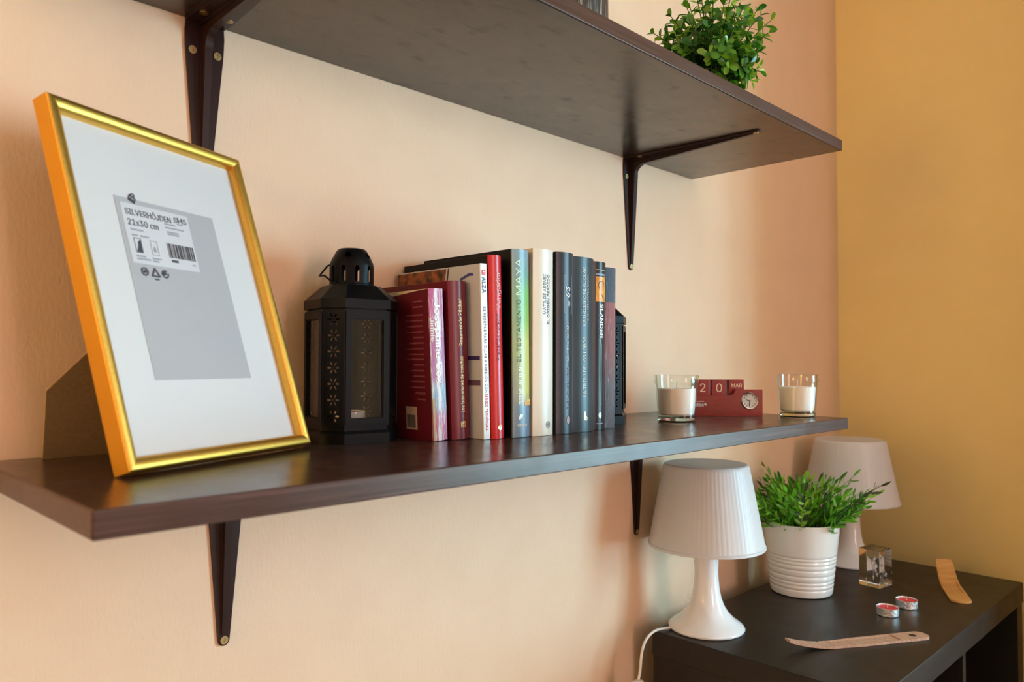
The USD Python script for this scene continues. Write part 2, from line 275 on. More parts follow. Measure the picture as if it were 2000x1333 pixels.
def screw(r=0.0042):
    cr = union_all([sbox(-.0022, -.0006, .0022, .0006), sbox(-.0006, -.0022, .0006, .0022)])
    d = Point(0, 0).buffer(r, 12).difference(cr)
    return cat([ext(d, .0012), ext(Point(0, 0).buffer(r, 12), .0004)])      # along +z
def bracket(label, xc, zs, arm=0.24, leg=0.192):
    t = thing('shelf_bracket', label, 'bracket', (xc, 0, zs), group=None)
    th = 0.0022
    def leg_poly(L, w0=0.0205, w1=0.0062):
        return Polygon([(-w0 * .96, 0), (-w0, .012), (-w0 * .97, .03), (-w1, L - w1), *[(w1 * math.cos(a), L - w1 + w1 * math.sin(a)) for a in np.linspace(PI, 0, 9)], (w1, L - w1), (w0 * .97, .03), (w0, .012), (w0 * .96, 0)])
    wl = ext(leg_poly(leg), th)      # (x, s, n)
    wl = mapv(wl, lambda v: np.stack([v[:, 0], -0.0003 - v[:, 2], -v[:, 1]], 1))
    ar = mapv(ext(leg_poly(arm), th), lambda v: np.stack([v[:, 0], -0.0003 - v[:, 1], -0.0003 - v[:, 2]], 1))
    # raised rib: L-shaped web with a filleted inner corner, tapering to both tips
    R = 0.018; d0 = 0.0125; out = []
    pr = [(0.001, -.001), (0.001, -(leg - .012)), (0.004, -(leg - .012))]
    pr += [(d0, -(d0 + R))] + [(d0 + R + R * math.cos(a), -(d0 + R) + R * math.sin(a)) for a in np.linspace(PI, PI / 2, 8)][1:]
    pr += [(arm - .012, -.004), (arm - .012, -.001)]
    rib = ext(Polygon(pr), 1.0, -0.5)
    rib = rib.subdivide_to_size(0.03) if False else rib
    def shape(v, k0):
        s = np.maximum(v[:, 0], -v[:, 1]); w = 0.0042 - 0.0018 * np.clip(s / .22, 0, 1)
        return np.stack([v[:, 2] * 2 * w * k0, -v[:, 0], v[:, 1]], 1)
    ribm = fixw(mapv(rib, lambda v: shape(v, 1.0)))
    # rounded shoulder: two lower, wider steps beside the rib
    pr2 = [(a * .55 if a > .0015 else a, b * (1 if abs(b) > leg * .5 else 1)) for a, b in [(0.001, -.001), (0.001, -(leg - .010)), (0.004, -(leg - .010)), (d0, -(d0 + R))]]
    sh = []
    for (L, wall) in ((leg, 1), (arm, 0)):
        prof = Polygon([(.001, .002), (.001, L - .014), (.0030, L - .014), (.0052, .03), (.0052, .002)])
        q = ext(prof, 1.0, -.5)
        def fn(v, wall=wall):
            w = 0.0068 - 0.0034 * np.clip(v[:, 1] / .22, 0, 1)
            return np.stack([v[:, 2] * 2 * w, -v[:, 0], -v[:, 1]], 1) if wall else np.stack([v[:, 2] * 2 * w, -v[:, 1], -v[:, 0]], 1)
        sh.append(fixw(mapv(q, fn)))
    part(t, 'wall_plate', fixw(wl), M_bracket, 40); part(t, 'arm_plate', fixw(ar), M_bracket, 40)
    part(t, 'raised_rib', ribm, M_bracket, 40)
    part(t, 'rib_shoulder', sh[0], M_bracket, 40); part(t, 'rib_shoulder', sh[1], M_bracket, 40)
    S = screw()
    for sx in (-1, 1):
        part(t, 'screw', moved(mapv(S, lambda v: np.stack([v[:, 0], -v[:, 2], v[:, 1]], 1)), (sx * .0130, -th - .0003, -.032)), M_brass, label='brass cross-head screw')
        part(t, 'screw', moved(mapv(S, lambda v: np.stack([v[:, 0], v[:, 1], -v[:, 2]], 1)), (sx * .0130, -.030, -th - .0003)), M_brass)
    part(t, 'screw', moved(mapv(S, lambda v: np.stack([v[:, 0], -v[:, 2], v[:, 1]], 1)), (0, -th - .0003, -leg + .0062)), M_brass)
    part(t, 'screw', moved(mapv(S, lambda v: np.stack([v[:, 0], v[:, 1], -v[:, 2]], 1)), (0, -arm + .0065, -th - .0003)), M_brass)
bracket('brown metal bracket under the upper shelf, behind the gold frame', -0.913, SH)
bracket('brown metal bracket under the upper shelf, right of the books', -0.171, SH)
bracket('brown metal bracket below the lower shelf, beneath the frame and lantern', -0.884, -ST)
bracket('thin brown bracket below the lower shelf, beside the ribbed lamp shade', -0.155, -ST)

# ------------------------------------------------------------------ cabinet in the corner
ZC = -0.357
CB = thing('cube_cabinet', 'black-brown open cube cabinet standing in the corner under the lamps', 'cabinet', (0.604, -0.054, ZF), (0, 0, -0.77))
CL, CD, CH = 0.775, 0.360, ZC - ZF
part(CB, 'top_panel', rbox(-CL, 0, -CD, 0, CH - .040, CH, .0012), M_cab)
part(CB, 'side_panel', rbox(-CL + .002, -CL + .040, -CD + .002, -.001, .04, CH - .0402, .001), M_cab)
part(CB, 'side_panel', rbox(-.040, -.002, -CD + .002, -.001, .04, CH - .0402, .001), M_cab)
part(CB, 'bottom_panel', rbox(-CL, 0, -CD, 0, 0, .0398, .0012), M_cab)
part(CB, 'divider', rbox(-CL / 2 - .008, -CL / 2 + .008, -CD + .003, -.012, .0402, CH - .0402, .001), M_cab)
for a, b in ((-CL + .0402, -CL / 2 - .0082), (-CL / 2 + .0082, -.0402)):
    part(CB, 'middle_shelf', rbox(a, b, -CD + .003, -.012, CH / 2 - .008, CH / 2 + .008, .001), M_cab)
part(CB, 'back_panel', box(-CL + .0402, -.0402, -.0105, -.0045, .0402, CH - .0402), M_dark)

# ------------------------------------------------------------------ lettering and marks
def lettering(text, height, length=None, bold=False, depth=0.00035):
    m = meshkit.text_mesh(text, height, depth, bold)
    b = m.bounds; m.apply_translation((-b[0][0], 0, 0))
    if length: m.apply_scale((length / (b[1][0] - b[0][0]), 1, 1))
    return m
def plate(x0, x1, y0, y1, d=0.0003): return box(x0, x1, y0, y1, 0, d)
def ringm(r0, r1, d=.0003, a0=0, a1=2 * PI):
    if a1 - a0 > 6.28: return ext(Point(0, 0).buffer(r1, 24).difference(Point(0, 0).buffer(r0, 24)), d)
    a = np.linspace(a0, a1, 24)
    return ext(Polygon([(r1 * math.cos(t), r1 * math.sin(t)) for t in a] + [(r0 * math.cos(t), r0 * math.sin(t)) for t in a[::-1]]), d)

# ------------------------------------------------------------------ gold picture frame
FB, FA, FW, FH, FT = 23.65, 17.893, 0.217, 0.3071, 0.0165
fr = UsdGeom.Xform.Define(stage, uniq('/World', 'picture_frame'))
fr.AddTranslateOp().Set(Gf.Vec3d(-1.0483, -0.1759, 0.0004)); fr.AddRotateZOp().Set(FB); fr.AddRotateXOp().Set(90 - FA)
tagp(fr.GetPrim(), 'gold picture frame leaning back on the shelf, white mat and packaging label', 'picture frame')
FR = str(fr.GetPath())         # local: x right, y up the frame, z towards the viewer
# moulding profile (distance inwards from the outer edge, height) with a rounded front and an inner lip
prof = [(0, 0), (0, FT - .0014), (.0005, FT - .0004), (.0013, FT + .0001), (.0026, FT + .0005), (.0042, FT + .0006), (.0058, FT + .0004), (.0074, FT - .0001), (.0088, FT - .0009), (.0098, FT - .0019), (.0105, FT - .0033), (.0110, FT - .0056), (.0110, 0)]
def side(L, k):                # a mitred length along +x, then turned into its place
    return fixw(mapv(ext(Polygon(prof), 1.0), lambda v: np.stack([v[:, 0] + (L - 2 * v[:, 0]) * v[:, 2], v[:, 0], v[:, 1]], 1)))
def quarter(m, a, off): m = rotz(m, a); m.apply_translation(off); return m
mould = [side(FW, 0), quarter(side(FH, 1), PI / 2, (FW, 0, 0)), quarter(side(FW, 2), PI, (FW, FH, 0)), quarter(side(FH, 3), -PI / 2, (0, FH, 0))]
for m_, nm in zip(mould, ('bottom', 'right', 'top', 'left')):
    c = m_.triangles_center; nr = m_.face_normals
    outer = {'bottom': nr[:, 1] < -.9, 'right': nr[:, 0] > .9, 'top': nr[:, 1] > .9, 'left': nr[:, 0] < -.9}[nm]
    a = m_.submesh([np.where(~outer)[0]], append=True); b = m_.submesh([np.where(outer)[0]], append=True)
    p_ = part(FR, 'moulding', a, M_gold, 35); part(p_, 'moulding_edge', b, M_gold_side, False, label='flat orange-gold outer side')
part(FR, 'backing_board', box(.006, FW - .006, .006, FH - .006, -.001, .004), M_kraft)
part(FR, 'mat_board', box(.0105, FW - .0105, .0105, FH - .0105, .0045, .0072), M_paper)
ZP = .0073
def fpart(nm, m, mt, dz=0.0, **k): return part(FR, nm, moved(m, (0, 0, ZP + dz)), mt, False, **k)
fpart('grey_insert', plate(.0508, .1640, .0715, .2340), M_grey, label='grey printed rectangle in the middle of the mat')
fpart('product_label', plate(.0552, .1298, .1737, .2290), M_label, .0003, label='white label with black lettering and bars')
D2 = .0006
fpart('label_title', moved(lettering('SILVERHÖJDEN', .0054, .0495, False), (.0588, .2185, 0)), M_ink, D2)
fpart('label_size', moved(lettering('21x30 cm', .0056, .0325, False), (.0592, .2088, 0)), M_ink, D2)
fpart('label_logo', cat([moved(lettering('S', .005), (.1120, .2200, 0)), moved(lettering('S', .005), (.1232, .2200, 0)), plate(.1165, .1222, .2222, .2232), plate(.1165, .1178, .2200, .2255), plate(.1211, .1222, .2200, .2255)]), M_ink, D2)
lines = [(.0605, .0735, .2042), (.0605, .0665, .1990), (.0690, .0780, .1990), (.1000, .1120, .2160), (.1000, .1215, .2125), (.1010, .1140, .2082), (.1010, .1140, .2062), (.0605, .0700, .1800), (.0605, .0745, .1775), (.0772, .0870, .1795), (.0772, .0835, .1772), (.1150, .1215, .2180)]
for a, b, y in lines: fpart('print_line', plate(a, b, y, y + .0013), M_inkg, D2)
x = .0968; r_ = random.Random(3); bars = []
while x < .1275:
    w = r_.choice((.0005, .0005, .0009, .0014)); bars.append(plate(x, x + w, .1838, .1975)); x += w + r_.choice((.0005, .0006, .0010))
fpart('barcode', cat(bars), M_ink, D2, kind='stuff'); fpart('barcode_number', plate(.0985, .1060, .1795, .1818), M_ink, D2); fpart('print_line', plate(.1225, .1262, .1790, .1802), M_inkg, D2)
def outline(x0, x1, y0, y1, w=.0004): return ext(sbox(x0, y0, x1, y1).difference(sbox(x0 + w, y0 + w, x1 - w, y1 - w)), .0003)
fpart('pictogram', cat([outline(.0612, .0685, .1838, .1972), ext(Polygon([(.0620, .1842), (.0682, .1842), (.0682, .1965), (.0650, .1935), (.0645, .1900)]), .0003)]), M_ink, D2)
fpart('pictogram', cat([outline(.0782, .0855, .1835, .1970), ext(Polygon([(.0805, .1865), (.0835, .1865), (.0830, .1900), (.0818, .1920), (.0806, .1895)]), .0003)]), M_inkg, D2)
fpart('house_mark', moved(rotz(cat([outline(-.0035, .0035, -.0028, .0028, .0009), plate(-.0028, .0028, -.0012, .0002), moved(ringm(.0012, .0022), (-.0005, .0040, 0))]), -.5), (.0690, .2335, 0)), M_ink, D2)
fpart('recycling_mark', moved(cat([ringm(.0026, .0038), ext(Point(0, 0).buffer(.0014, 8), .0003), plate(-.0032, .0032, -.0004, .0004)]), (.0652, .1668, 0)), M_ink, D2)
tri = Polygon([(0, .0042), (.0042, -.0032), (-.0042, -.0032)])
fpart('recycling_mark', moved(cat([ext(tri.buffer(.0006).difference(tri.buffer(-.0008)), .0003)]), (.0765, .1668, 0)), M_ink, D2)
fpart('recycling_mark', moved(cat([ringm(.0027, .0038, a0=.9, a1=6.6), ext(Point(-.0005, .0006).buffer(.0017, 8), .0003)]), (.0872, .1668, 0)), M_ink, D2)
fpart('print_line', plate(.0745, .0790, .1602, .1614), M_ink, D2)
part(FR, 'glazing', box(.0106, FW - .0106, .0106, FH - .0106, .0088, .0096), usdkit.material(stage, '/World/Looks/plastic_glazing', {'ge': ('geometry', {}), 'iv': ('math', {'math_type': 'subtract', 'value1': 1.0}), 'mu': ('math', {'math_type': 'multiply'}), 'f': ('fresnel', {'IOR': 1.38}), 't': ('transparent_bsdf', {'color': (0.99, 0.99, 0.99)}), 'g': ('glossy_bsdf', {'color': (1, 1, 1), 'roughness': 0.15}), 'm': ('mix_closure', {})}, [('ge.backfacing', 'iv.value2'), ('iv.value', 'mu.value1'), ('f.fac', 'mu.value2'), ('mu.value', 'm.fac'), ('t.BSDF', 'm.closure1'), ('g.BSDF', 'm.closure2')], surface='m.closure'))
# easel strut behind, its foot near the wall: built in world coordinates relative to the frame
Xf = UsdGeom.Xformable(fr).ComputeLocalToWorldTransform(0).GetInverse()
def tolocal(v): return np.array([tuple(Xf.Transform(Gf.Vec3d(*map(float, p)))) for p in v])
A, B = np.array([-1.0560, -.0125, .0006]), np.array([-.962, -.0065, .0006]); up = np.array([0.0, -.060, .235]); up /= np.linalg.norm(up)
pl2 = [(0, 0), (-.002, .0620), (.0300, .0990), (.045, .215), (.078, .215), (.094, .07), (.094, 0)]
ex = (B - A) / np.linalg.norm(B - A); nn = np.cross(ex, up)
strut = mapv(ext(Polygon(pl2), .0025), lambda v: A + v[:, :1] * ex + v[:, 1:2] * up + v[:, 2:3] * nn)
part(FR, 'easel_strut', fixw(mapv(strut, tolocal)), M_kraft, False, label='brown fibreboard strut behind the frame')

# ------------------------------------------------------------------ lanterns
def octagon(w, c):               # width across the main faces, chamfer cut along each main face
    h = w / 2; k = h - c
    return [(-k, -h), (k, -h), (h, -k), (h, k), (k, h), (-k, h), (-h, k), (-h, -k)]
def frustum(p0, z0, p1, z1):
    n = len(p0); v = [(*p, z0) for p in p0] + [(*p, z1) for p in p1]
    f = [(i, (i + 1) % n, n + (i + 1) % n, n + i) for i in range(n)]
    tri = [x for q in f for x in ((q[0], q[1], q[2]), (q[0], q[2], q[3]))] + [(0, i + 1, i) for i in range(1, n - 1)] + [(n, n + i, n + i + 1) for i in range(1, n - 1)]
    return fixw(trimesh.Trimesh(v, tri, process=False))
def lantern(label, loc, rot):
    t = thing('candle_lantern', label, 'lantern', loc, (0, 0, rot), group=None)
    W, Cc = 0.0860, 0.0170
    part(t, 'plinth', cat([frustum(octagon(.090, .0194), 0, octagon(.090, .0194), .0105), frustum(octagon(.090, .0194), .0105, octagon(.084, .0180), .0135)]), M_black, False)
    part(t, 'floor_plate', frustum(octagon(W - .003, Cc), .0135, octagon(W - .003, Cc), .0185), M_black, False)
    zb, zt = .0185, .1410; H_ = zt - zb
    h = W / 2; k = h - Cc; tk = .0016
    # four glazed main faces
    for i in range(4):
        a = i * PI / 2
        fr_ = Polygon([(-k, 0), (k, 0), (k, H_), (-k, H_)]).difference(sbox(-k + .0085, .0085, k - .0085, H_ - .0105))
        groove = sbox(-k + .0015, .0015, k - .0015, H_ - .0015).difference(sbox(-k + .0075, .0075, k - .0075, H_ - .0095))
        def put(m, off=0.0): return rotz(mapv(m, lambda v: np.stack([v[:, 0], -h + tk - v[:, 2] - off, zb + v[:, 1]], 1)), a)
        f1 = part(t, 'door_frame' if i == 0 else 'face_frame', fixw(cat([put(ext(fr_, tk)), put(ext(groove, .0014), tk)])), M_black, False)
        part(f1, 'pane', put(ext(sbox(-k + .007, .007, k - .007, H_ - .009), .0010), -.0006), M_pane, False)
    # four pierced chamfer panels with six-petalled flowers
    cl = Cc * math.sqrt(2)
    hole = []
    for q in range(7):
        zc_ = .0105 + q * (H_ - .021) / 6
        hole.append(Point(0, zc_).buffer(.0008, 4))
        for j in range(6):
            el = affinity.scale(Point(0, 0).buffer(1, 5), .0024, .00105)
            el = affinity.rotate(el, 60 * j + 0, origin=(0, 0)); el = affinity.translate(el, .0045 * math.cos(j * PI / 3), zc_ + .0045 * math.sin(j * PI / 3)); hole.append(el)
    pan = sbox(-cl / 2, 0, cl / 2, H_).difference(union_all(hole))
    rim = sbox(-cl / 2 + .0028, .0022, cl / 2 - .0028, H_ - .0022).difference(sbox(-cl / 2 + .0036, .0032, cl / 2 - .0036, H_ - .0032))
    dist = (h + k) / math.sqrt(2)
    for i in range(4):
        a = -PI / 4 + i * PI / 2
        def put(m, off=0.0): return rotz(mapv(m, lambda v: np.stack([v[:, 0], -dist + .0014 - v[:, 2] - off, zb + v[:, 1]], 1)), a)
        part(t, 'pierced_panel', fixw(cat([put(ext(pan, .0012)), put(ext(rim, .0004), .0012)])), M_black, False, label='black panel pierced with a column of flowers')
    part(t, 'roof', cat([frustum(octagon(.082, .0176), .1410, octagon(.082, .0176), .1425), frustum(octagon(.090, .0195), .1425, octagon(.090, .0195), .1525), frustum(octagon(.090, .0195), .1525, octagon(.056, .0121), .1690)]), M_black, False)
    # domed chimney with slots and round holes, cut out of a shell
    def solid(pr): return m3.Manifold.revolve(m3.CrossSection([pr]), 40)
    op = [(0, .1685), (.0248, .1685), (.0248, .1705), (.0242, .1712), (.0242, .1905), (.0236, .1945), (.0216, .1995), (.0186, .2050), (.0160, .2092), (.0140, .2106), (0, .2112)]
    ip = [(0, .160)] + [(max(x - .0013, 0), z - .0013) for x, z in op[1:-1]] + [(0, .2098)]
    dome = solid(op) - solid(ip)
    for i in range(10):
        a = 2 * PI * i / 10 + .16
        sl = m3.Manifold.batch_hull([m3.Manifold.cylinder(.012, .0024, .0024, 12).rotate((0, 90, 0)).translate((.018, 0, z)) for z in (.1752, .1885)])
        dome -= sl.rotate((0, 0, math.degrees(a)))
        if i % 2 == 0: dome -= m3.Manifold.cylinder(.016, .0034, .0034, 12).rotate((0, 62, 0)).translate((.012, 0, .1985)).rotate((0, 0, math.degrees(a) + 10))
    part(t, 'chimney', dome, M_black, 40)
    # folded wire bail handle
    part(t, 'handle', tube([(-.0135, .022, .1960), (-.0200, .021, .1930), (-.0330, .011, .1800), (-.0330, -.004, .1790), (-.0268, -.012, .1715), (-.0230, -.0125, .1712)], .0010, 6), M_black, True)
    cup = part(t, 'tealight_cup', lathe([(0, .0186), (.017, .0186), (.0172, .0320), (.0165, .0320), (.0163, .0299), (0, .0299)], 28), M_pot, 30)
    part(cup, 'wax', moved(lathe([(0, 0), (.0160, 0), (.0160, .0009), (0, .0012)], 24), (0, 0, .0300)), M_redwax)
lantern('black metal lantern with glass panes between the frame and the books', (-.7695, -.0590, .0002), -10)
lantern('black lantern almost hidden behind the right end of the book row', (-.3640, -.0760, .0002), 32)

# ------------------------------------------------------------------ books
def spine_curve(th, b):
    return lambda x: -b * (1 - (2 * np.clip(x / th, 0, 1) - 1) ** 2)
def book(label, x0, yf, th, h, depth, lean, yaw, spine_mat, cover_mat, bulge=.0035, hard=True, back_mat=None, name='book', worn=False):
    # local: x 0..th, y 0 (front of the boards) .. depth, z up; origin at the lower left corner of the spine
    t = thing(name, label, 'book', (x0, yf, 0.0003), (0, lean, yaw))
    fn = spine_curve(th, bulge); bt = .0026 if hard else .0008; ov = .003 if hard else .0
    xs = np.linspace(0, th, 17)
    o = [(x, float(fn(x))) for x in xs]; inn = [(min(max(x, .0004), th - .0004), float(fn(x)) + .0016) for x in xs[::-1]]
    part(t, 'spine', fixw(ext(Polygon(o + [(th, .002)] + inn[0:0] + inn + [(0, .002)]).buffer(0), h)), spine_mat, 40)
    if worn: part(t, 'back_cover', fixw(mapv(ext(Polygon([(.0012, 0), (depth, 0), (depth, h - .0075), (.020, h - .0012), (.0012, h - .0002)]), bt), lambda v: np.stack([v[:, 2], v[:, 0], v[:, 1]], 1))), cover_mat, False)
    else: part(t, 'back_cover', rbox(0, bt, .0012, depth, 0, h, .0004, 6), back_mat or cover_mat)
    part(t, 'front_cover', rbox(th - bt, th, .0012, depth, 0, h, .0004, 6), cover_mat)
    pg = box(bt + .0002, th - bt - .0002, .0022, depth - ov, ov, h - ov)
    part(t, 'page_block', pg, M_pages, False)
    t_fn = fn
    def spine_text(nm, text, ch, zc0, zc1, xoff, mt, up=True, bold=False, label=None):
        L = abs(zc1 - zc0); m = lettering(text, ch, L, bold)
        cy = .5 * ch
        if up: f = lambda v: np.stack([xoff - (v[:, 1] - cy), t_fn(xoff - (v[:, 1] - cy)) - .0001 - v[:, 2], zc0 + v[:, 0]], 1)
        else: f = lambda v: np.stack([xoff + (v[:, 1] - cy), t_fn(xoff + (v[:, 1] - cy)) - .0001 - v[:, 2], zc1 - v[:, 0]], 1)
        part(t, nm, fixw(mapv(m, f)), mt, False, label=label)
    def spine_shape(nm, m, mt, label=None, off=.0001):        # m laid out in (x, z) with depth along its third axis
        part(t, nm, fixw(mapv(m, lambda v: np.stack([v[:, 0], t_fn(v[:, 0]) - off - v[:, 2], v[:, 1]], 1))), mt, False, label=label)
    def side_shape(nm, m, mt, label=None, off=.0001, **k):           # on the left cover: m in (y, z), seen from the left y runs right to left
        part(t, nm, fixw(mapv(m, lambda v: np.stack([-off - v[:, 2], v[:, 0], v[:, 1]], 1))), mt, False, label=label, **k)
    return t, spine_text, spine_shape, side_shape
def strips(x0, x1, z0, z1, n=10, d=.0003):        # a panel split into strips so that it follows the curved spine
    v = []; xs = np.linspace(x0, x1, n + 1)
    return cat([box(a, b, z0, z1, 0, d) for a, b in zip(xs[:-1], xs[1:])])

# 1 worn burgundy paperback
M_burg = noisy('burgundy_cover', (0.115, 0.006, 0.016), (0.15, 0.009, 0.022), (1, 1, 1), 30, rough=0.42)
M_worn = usdkit.material(stage, '/World/Looks/worn_magenta_spine', {
    'tc': ('texture_coordinate', {}), 'mp': ('mapping', {'scale': (420, 420, 45)}), 'n': ('noise_texture', {'scale': 1.0, 'detail': 5, 'roughness': 0.7}),
    'n2': ('noise_texture', {'scale': 90, 'detail': 4}), 'sx': ('separate_xyz', {}),
    'zr': ('map_range', {'from_min': 0, 'from_max': 0.165}), 'base': ('rgb_ramp', {'ramp': [(0, (.42, .07, .16)), (.16, (.45, .10, .20)), (.22, (.22, .27, .36)), (.34, (.24, .34, .40)), (.42, (.36, .10, .24)), (1, (.42, .03, .14))]}),
    'xr': ('map_range', {'from_min': 0.0, 'from_max': 0.019, 'to_min': 0, 'to_max': 1}), 'xw': ('rgb_ramp', {'ramp': [(0, (.1, .1, .1)), (.25, (.0, .0, .0)), (.45, (.20, .20, .20)), (.62, (.17, .17, .17)), (.85, (0, 0, 0)), (1, (.1, .1, .1))]}),
    'ad': ('math', {'math_type': 'add'}), 'th': ('map_range', {'from_min': 0.56, 'from_max': 0.70, 'to_min': 0, 'to_max': 1, 'clamp': True}),
    'mx': ('mix_color', {'b': (.74, .68, .66)}), 'b': ('bump', {'strength': .5, 'distance': .0012}), 'p': ('principled_bsdf', {'roughness': .32})},
    [('tc.object', 'mp.vector'), ('mp.vector', 'n.vector'), ('tc.object', 'n2.vector'), ('tc.object', 'sx.vector'), ('sx.z', 'zr.value'), ('zr.result', 'base.fac'), ('sx.x', 'xr.value'), ('xr.result', 'xw.fac'),
     ('n.fac', 'ad.value1'), ('xw.color', 'ad.value2'), ('ad.value', 'th.value'), ('th.result', 'mx.fac'), ('base.color', 'mx.a'), ('mx.result', 'p.base_color'), ('n.fac', 'b.height'), ('b.normal', 'p.normal')], surface='p.BSDF')
t, st, ss, sd = book('worn burgundy paperback with a scuffed pink spine, next to the lantern', -.7130, -.1345, .0190, .1660, .104, -2.9, -2.0, M_worn, M_burg, .0012, False, worn=True)
st('spine_title', 'Josephine Cox', .0072, .062, .152, .0098, M_whitetext, up=False, bold=True)
st('spine_subtitle', 'Jinnie', .0046, .108, .134, .0030, M_whitetext, up=False)
ss('torn_paper_strip', strips(.0004, .0030, .0, .046, 4), M_kraft_edge, label='torn brown paper along the spine edge')
lz = .150; r_ = random.Random(5)
for grp, n in ((.152, 2), (.137, 5), (.106, 3), (.088, 7), (.050, 2)):
    for i in range(n):
        L = r_.uniform(.018, .034) if n > 2 else r_.uniform(.012, .02)
        sd('cover_text_line', box(.012, .012 + L, grp - i * .0062, grp - i * .0062 + .0018, 0, .0002), M_pinktext)
sd('price_sticker', box(.0285, .0490, .0105, .0360, 0, .0003), mat('sticker_paper', (.55, .42, .33), .6), label='pale barcode sticker')
x = .0315; bars = []
while x < .046: w = r_.choice((.0006, .0010, .0014)); bars.append(box(x, x + w, .0125, .0270, .0003, .0005)); x += w + r_.choice((.0006, .0010))
sd('sticker_barcode', cat(bars), M_ink, kind='stuff')
# 2 burgundy hardback
M_burg2 = noisy('burgundy_cloth', (0.125, 0.005, 0.016), (0.15, 0.008, 0.021), (1, 1, 1), 500, rough=0.33, bump=.1, bdist=.0005)
t, st, ss, sd = book('burgundy hardback with gold lettering, second from the lantern', -.6895, -.1375, .0270, .1760, .128, -2.6, 0, M_burg2, M_burg2, .0050)
st('spine_title', 'Los buscadores de conchas', .0050, .030, .092, .0128, M_goldtext)
st('spine_author', 'Rosamunde Pilcher', .0050, .104, .156, .0128, M_goldtext)
ss('publisher_mark', cat([moved(outline(0, .0060, 0, .0064, .0008), (.0098, .0130, 0)), moved(outline(0, .0022, 0, .0034, .0006), (.0117, .0144, 0))]), M_goldtext)
# 3 white cookery paperback
M_whitec = mat('white_card_cover', (0.50, 0.51, 0.60), 0.42); M_white_sp = mat('white_spine', (0.78, 0.76, 0.74), 0.35)
t, st, ss, sd = book('thin white cookery paperback with grey and red spine lettering', -.6610, -.1590, .0094, .1960, .152, -2.1, 0, M_white_sp, M_whitec, .0002, False)
st('spine_publisher', 'ALZA', .0052, .163, .181, .0048, M_bluetext, up=False, bold=True)
st('spine_title', '52 RECETAS PARA OLLAS A PRESIÓN CON', .0031, .052, .148, .0048, M_inkg, up=False)
st('spine_author', 'SERGIO FERNÁNDEZ', .0034, .010, .051, .0048, M_redtext, up=False)
ss('publisher_mark', cat([moved(outline(0, .0054, 0, .0054, .0011), (.0020, .1835, 0)), box(.0036, .0062, .1850, .1862, 0, .0003)]), M_redtext)
M_food = noisy('food_photograph', (0.05, 0.020, 0.008), (0.46, 0.12, 0.025), (1, 1, 1), 62, 3, rough=0.35, lo=.38, hi=.66)
sd('cover_photo', ext(Polygon([(.058, .1945), (.064, .170), (.068, .150), (.1515, .150), (.1515, .1945)]), .0003), M_food, label='orange and brown food photograph')
sd('towel_stripe', ext(Polygon([(.012, .1860), (.018, .1868), (.034, .1815), (.034, .1785), (.018, .1835), (.012, .1830)]), .0003), mat('blue_print', (.06, .06, .26), .4))
sd('towel_stripe', box(.004, .050, .0885, .0930, 0, .0003), mat('violet_print', (.035, .025, .13), .4))
sd('towel_hem', box(.004, .050, .0600, .0660, 0, .0003), mat('mauve_print', (.12, .07, .12), .4))
sd('photo_border', ext(Polygon([(.053, .1945), (.055, .1945), (.062, .160), (.060, .160)]), .0003), mat('plum_print', (.06, .02, .04), .4))
# 4 red hardback
M_red_sp = noisy('red_cloth', (0.50, 0.012, 0.016), (0.58, 0.018, 0.021), (1, 1, 1), 400, rough=0.30); M_blackc = mat('black_cover', (0.006, 0.0055, 0.006), 0.4, specular_ior_level=0.2)
t, st, ss, sd = book('bright red spined hardback with black boards', -.6505, -.1600, .0195, .2065, .155, -1.75, 0, M_red_sp, M_blackc, .0040)
st('spine_title', 'Vengador', .0078, .145, .188, .0105, mat('pale_pink_print', (.75, .42, .40), .4))
st('spine_author', 'Frederick Forsyth', .0050, .088, .140, .0090, mat('dull_red_print', (.26, .03, .05), .4))
ss('publisher_mark', moved(ext(Point(0, 0).buffer(.0030, 12), .0003), (.0098, .0125, 0)), M_goldtext)
# 5 green and yellow hardback
M_maya = usdkit.material(stage, '/World/Looks/maya_jacket', {
    'tc': ('texture_coordinate', {}), 'n': ('noise_texture', {'scale': 45, 'detail': 4}), 'sx': ('separate_xyz', {}), 'zr': ('map_range', {'from_min': 0, 'from_max': 0.22}), 'wob': ('math', {'math_type': 'multiply_add', 'value2': .10}),
    'c': ('rgb_ramp', {'ramp': [(0, (.13, .18, .24)), (.20, (.13, .18, .24)), (.24, (.40, .32, .14)), (.30, (.52, .47, .10)), (.55, (.50, .50, .11)), (.66, (.24, .42, .06)), (.80, (.16, .40, .09)), (.90, (.14, .28, .22)), (1, (.18, .27, .30))]}),
    'g': ('rgb_ramp', {'ramp': [(0, (.16, .21, .26)), (.25, (.18, .23, .22)), (.45, (.24, .32, .18)), (.75, (.20, .30, .20)), (1, (.19, .26, .29))]}),
    'xr': ('map_range', {'from_min': 0.006, 'from_max': 0.022, 'to_min': 0, 'to_max': 1, 'clamp': True}), 'wx': ('math', {'math_type': 'multiply_add', 'value2': .012}), 'mx': ('mix_color', {}), 'p': ('principled_bsdf', {'roughness': .33})},
    [('tc.object', 'n.vector'), ('tc.object', 'sx.vector'), ('sx.z', 'zr.value'), ('n.fac', 'wob.value1'), ('zr.result', 'wob.value3'), ('wob.value', 'c.fac'), ('zr.result', 'g.fac'), ('n.fac', 'wx.value1'), ('sx.x', 'wx.value3'), ('wx.value', 'xr.value'), ('xr.result', 'mx.fac'), ('g.color', 'mx.a'), ('c.color', 'mx.b'), ('mx.result', 'p.base_color')], surface='p.BSDF')
t, st, ss, sd = book('tall hardback with a green and yellow clouded spine', -.6245, -.1675, .0275, .2160, .160, -.7, 0, M_maya, M_blackc, .0028)
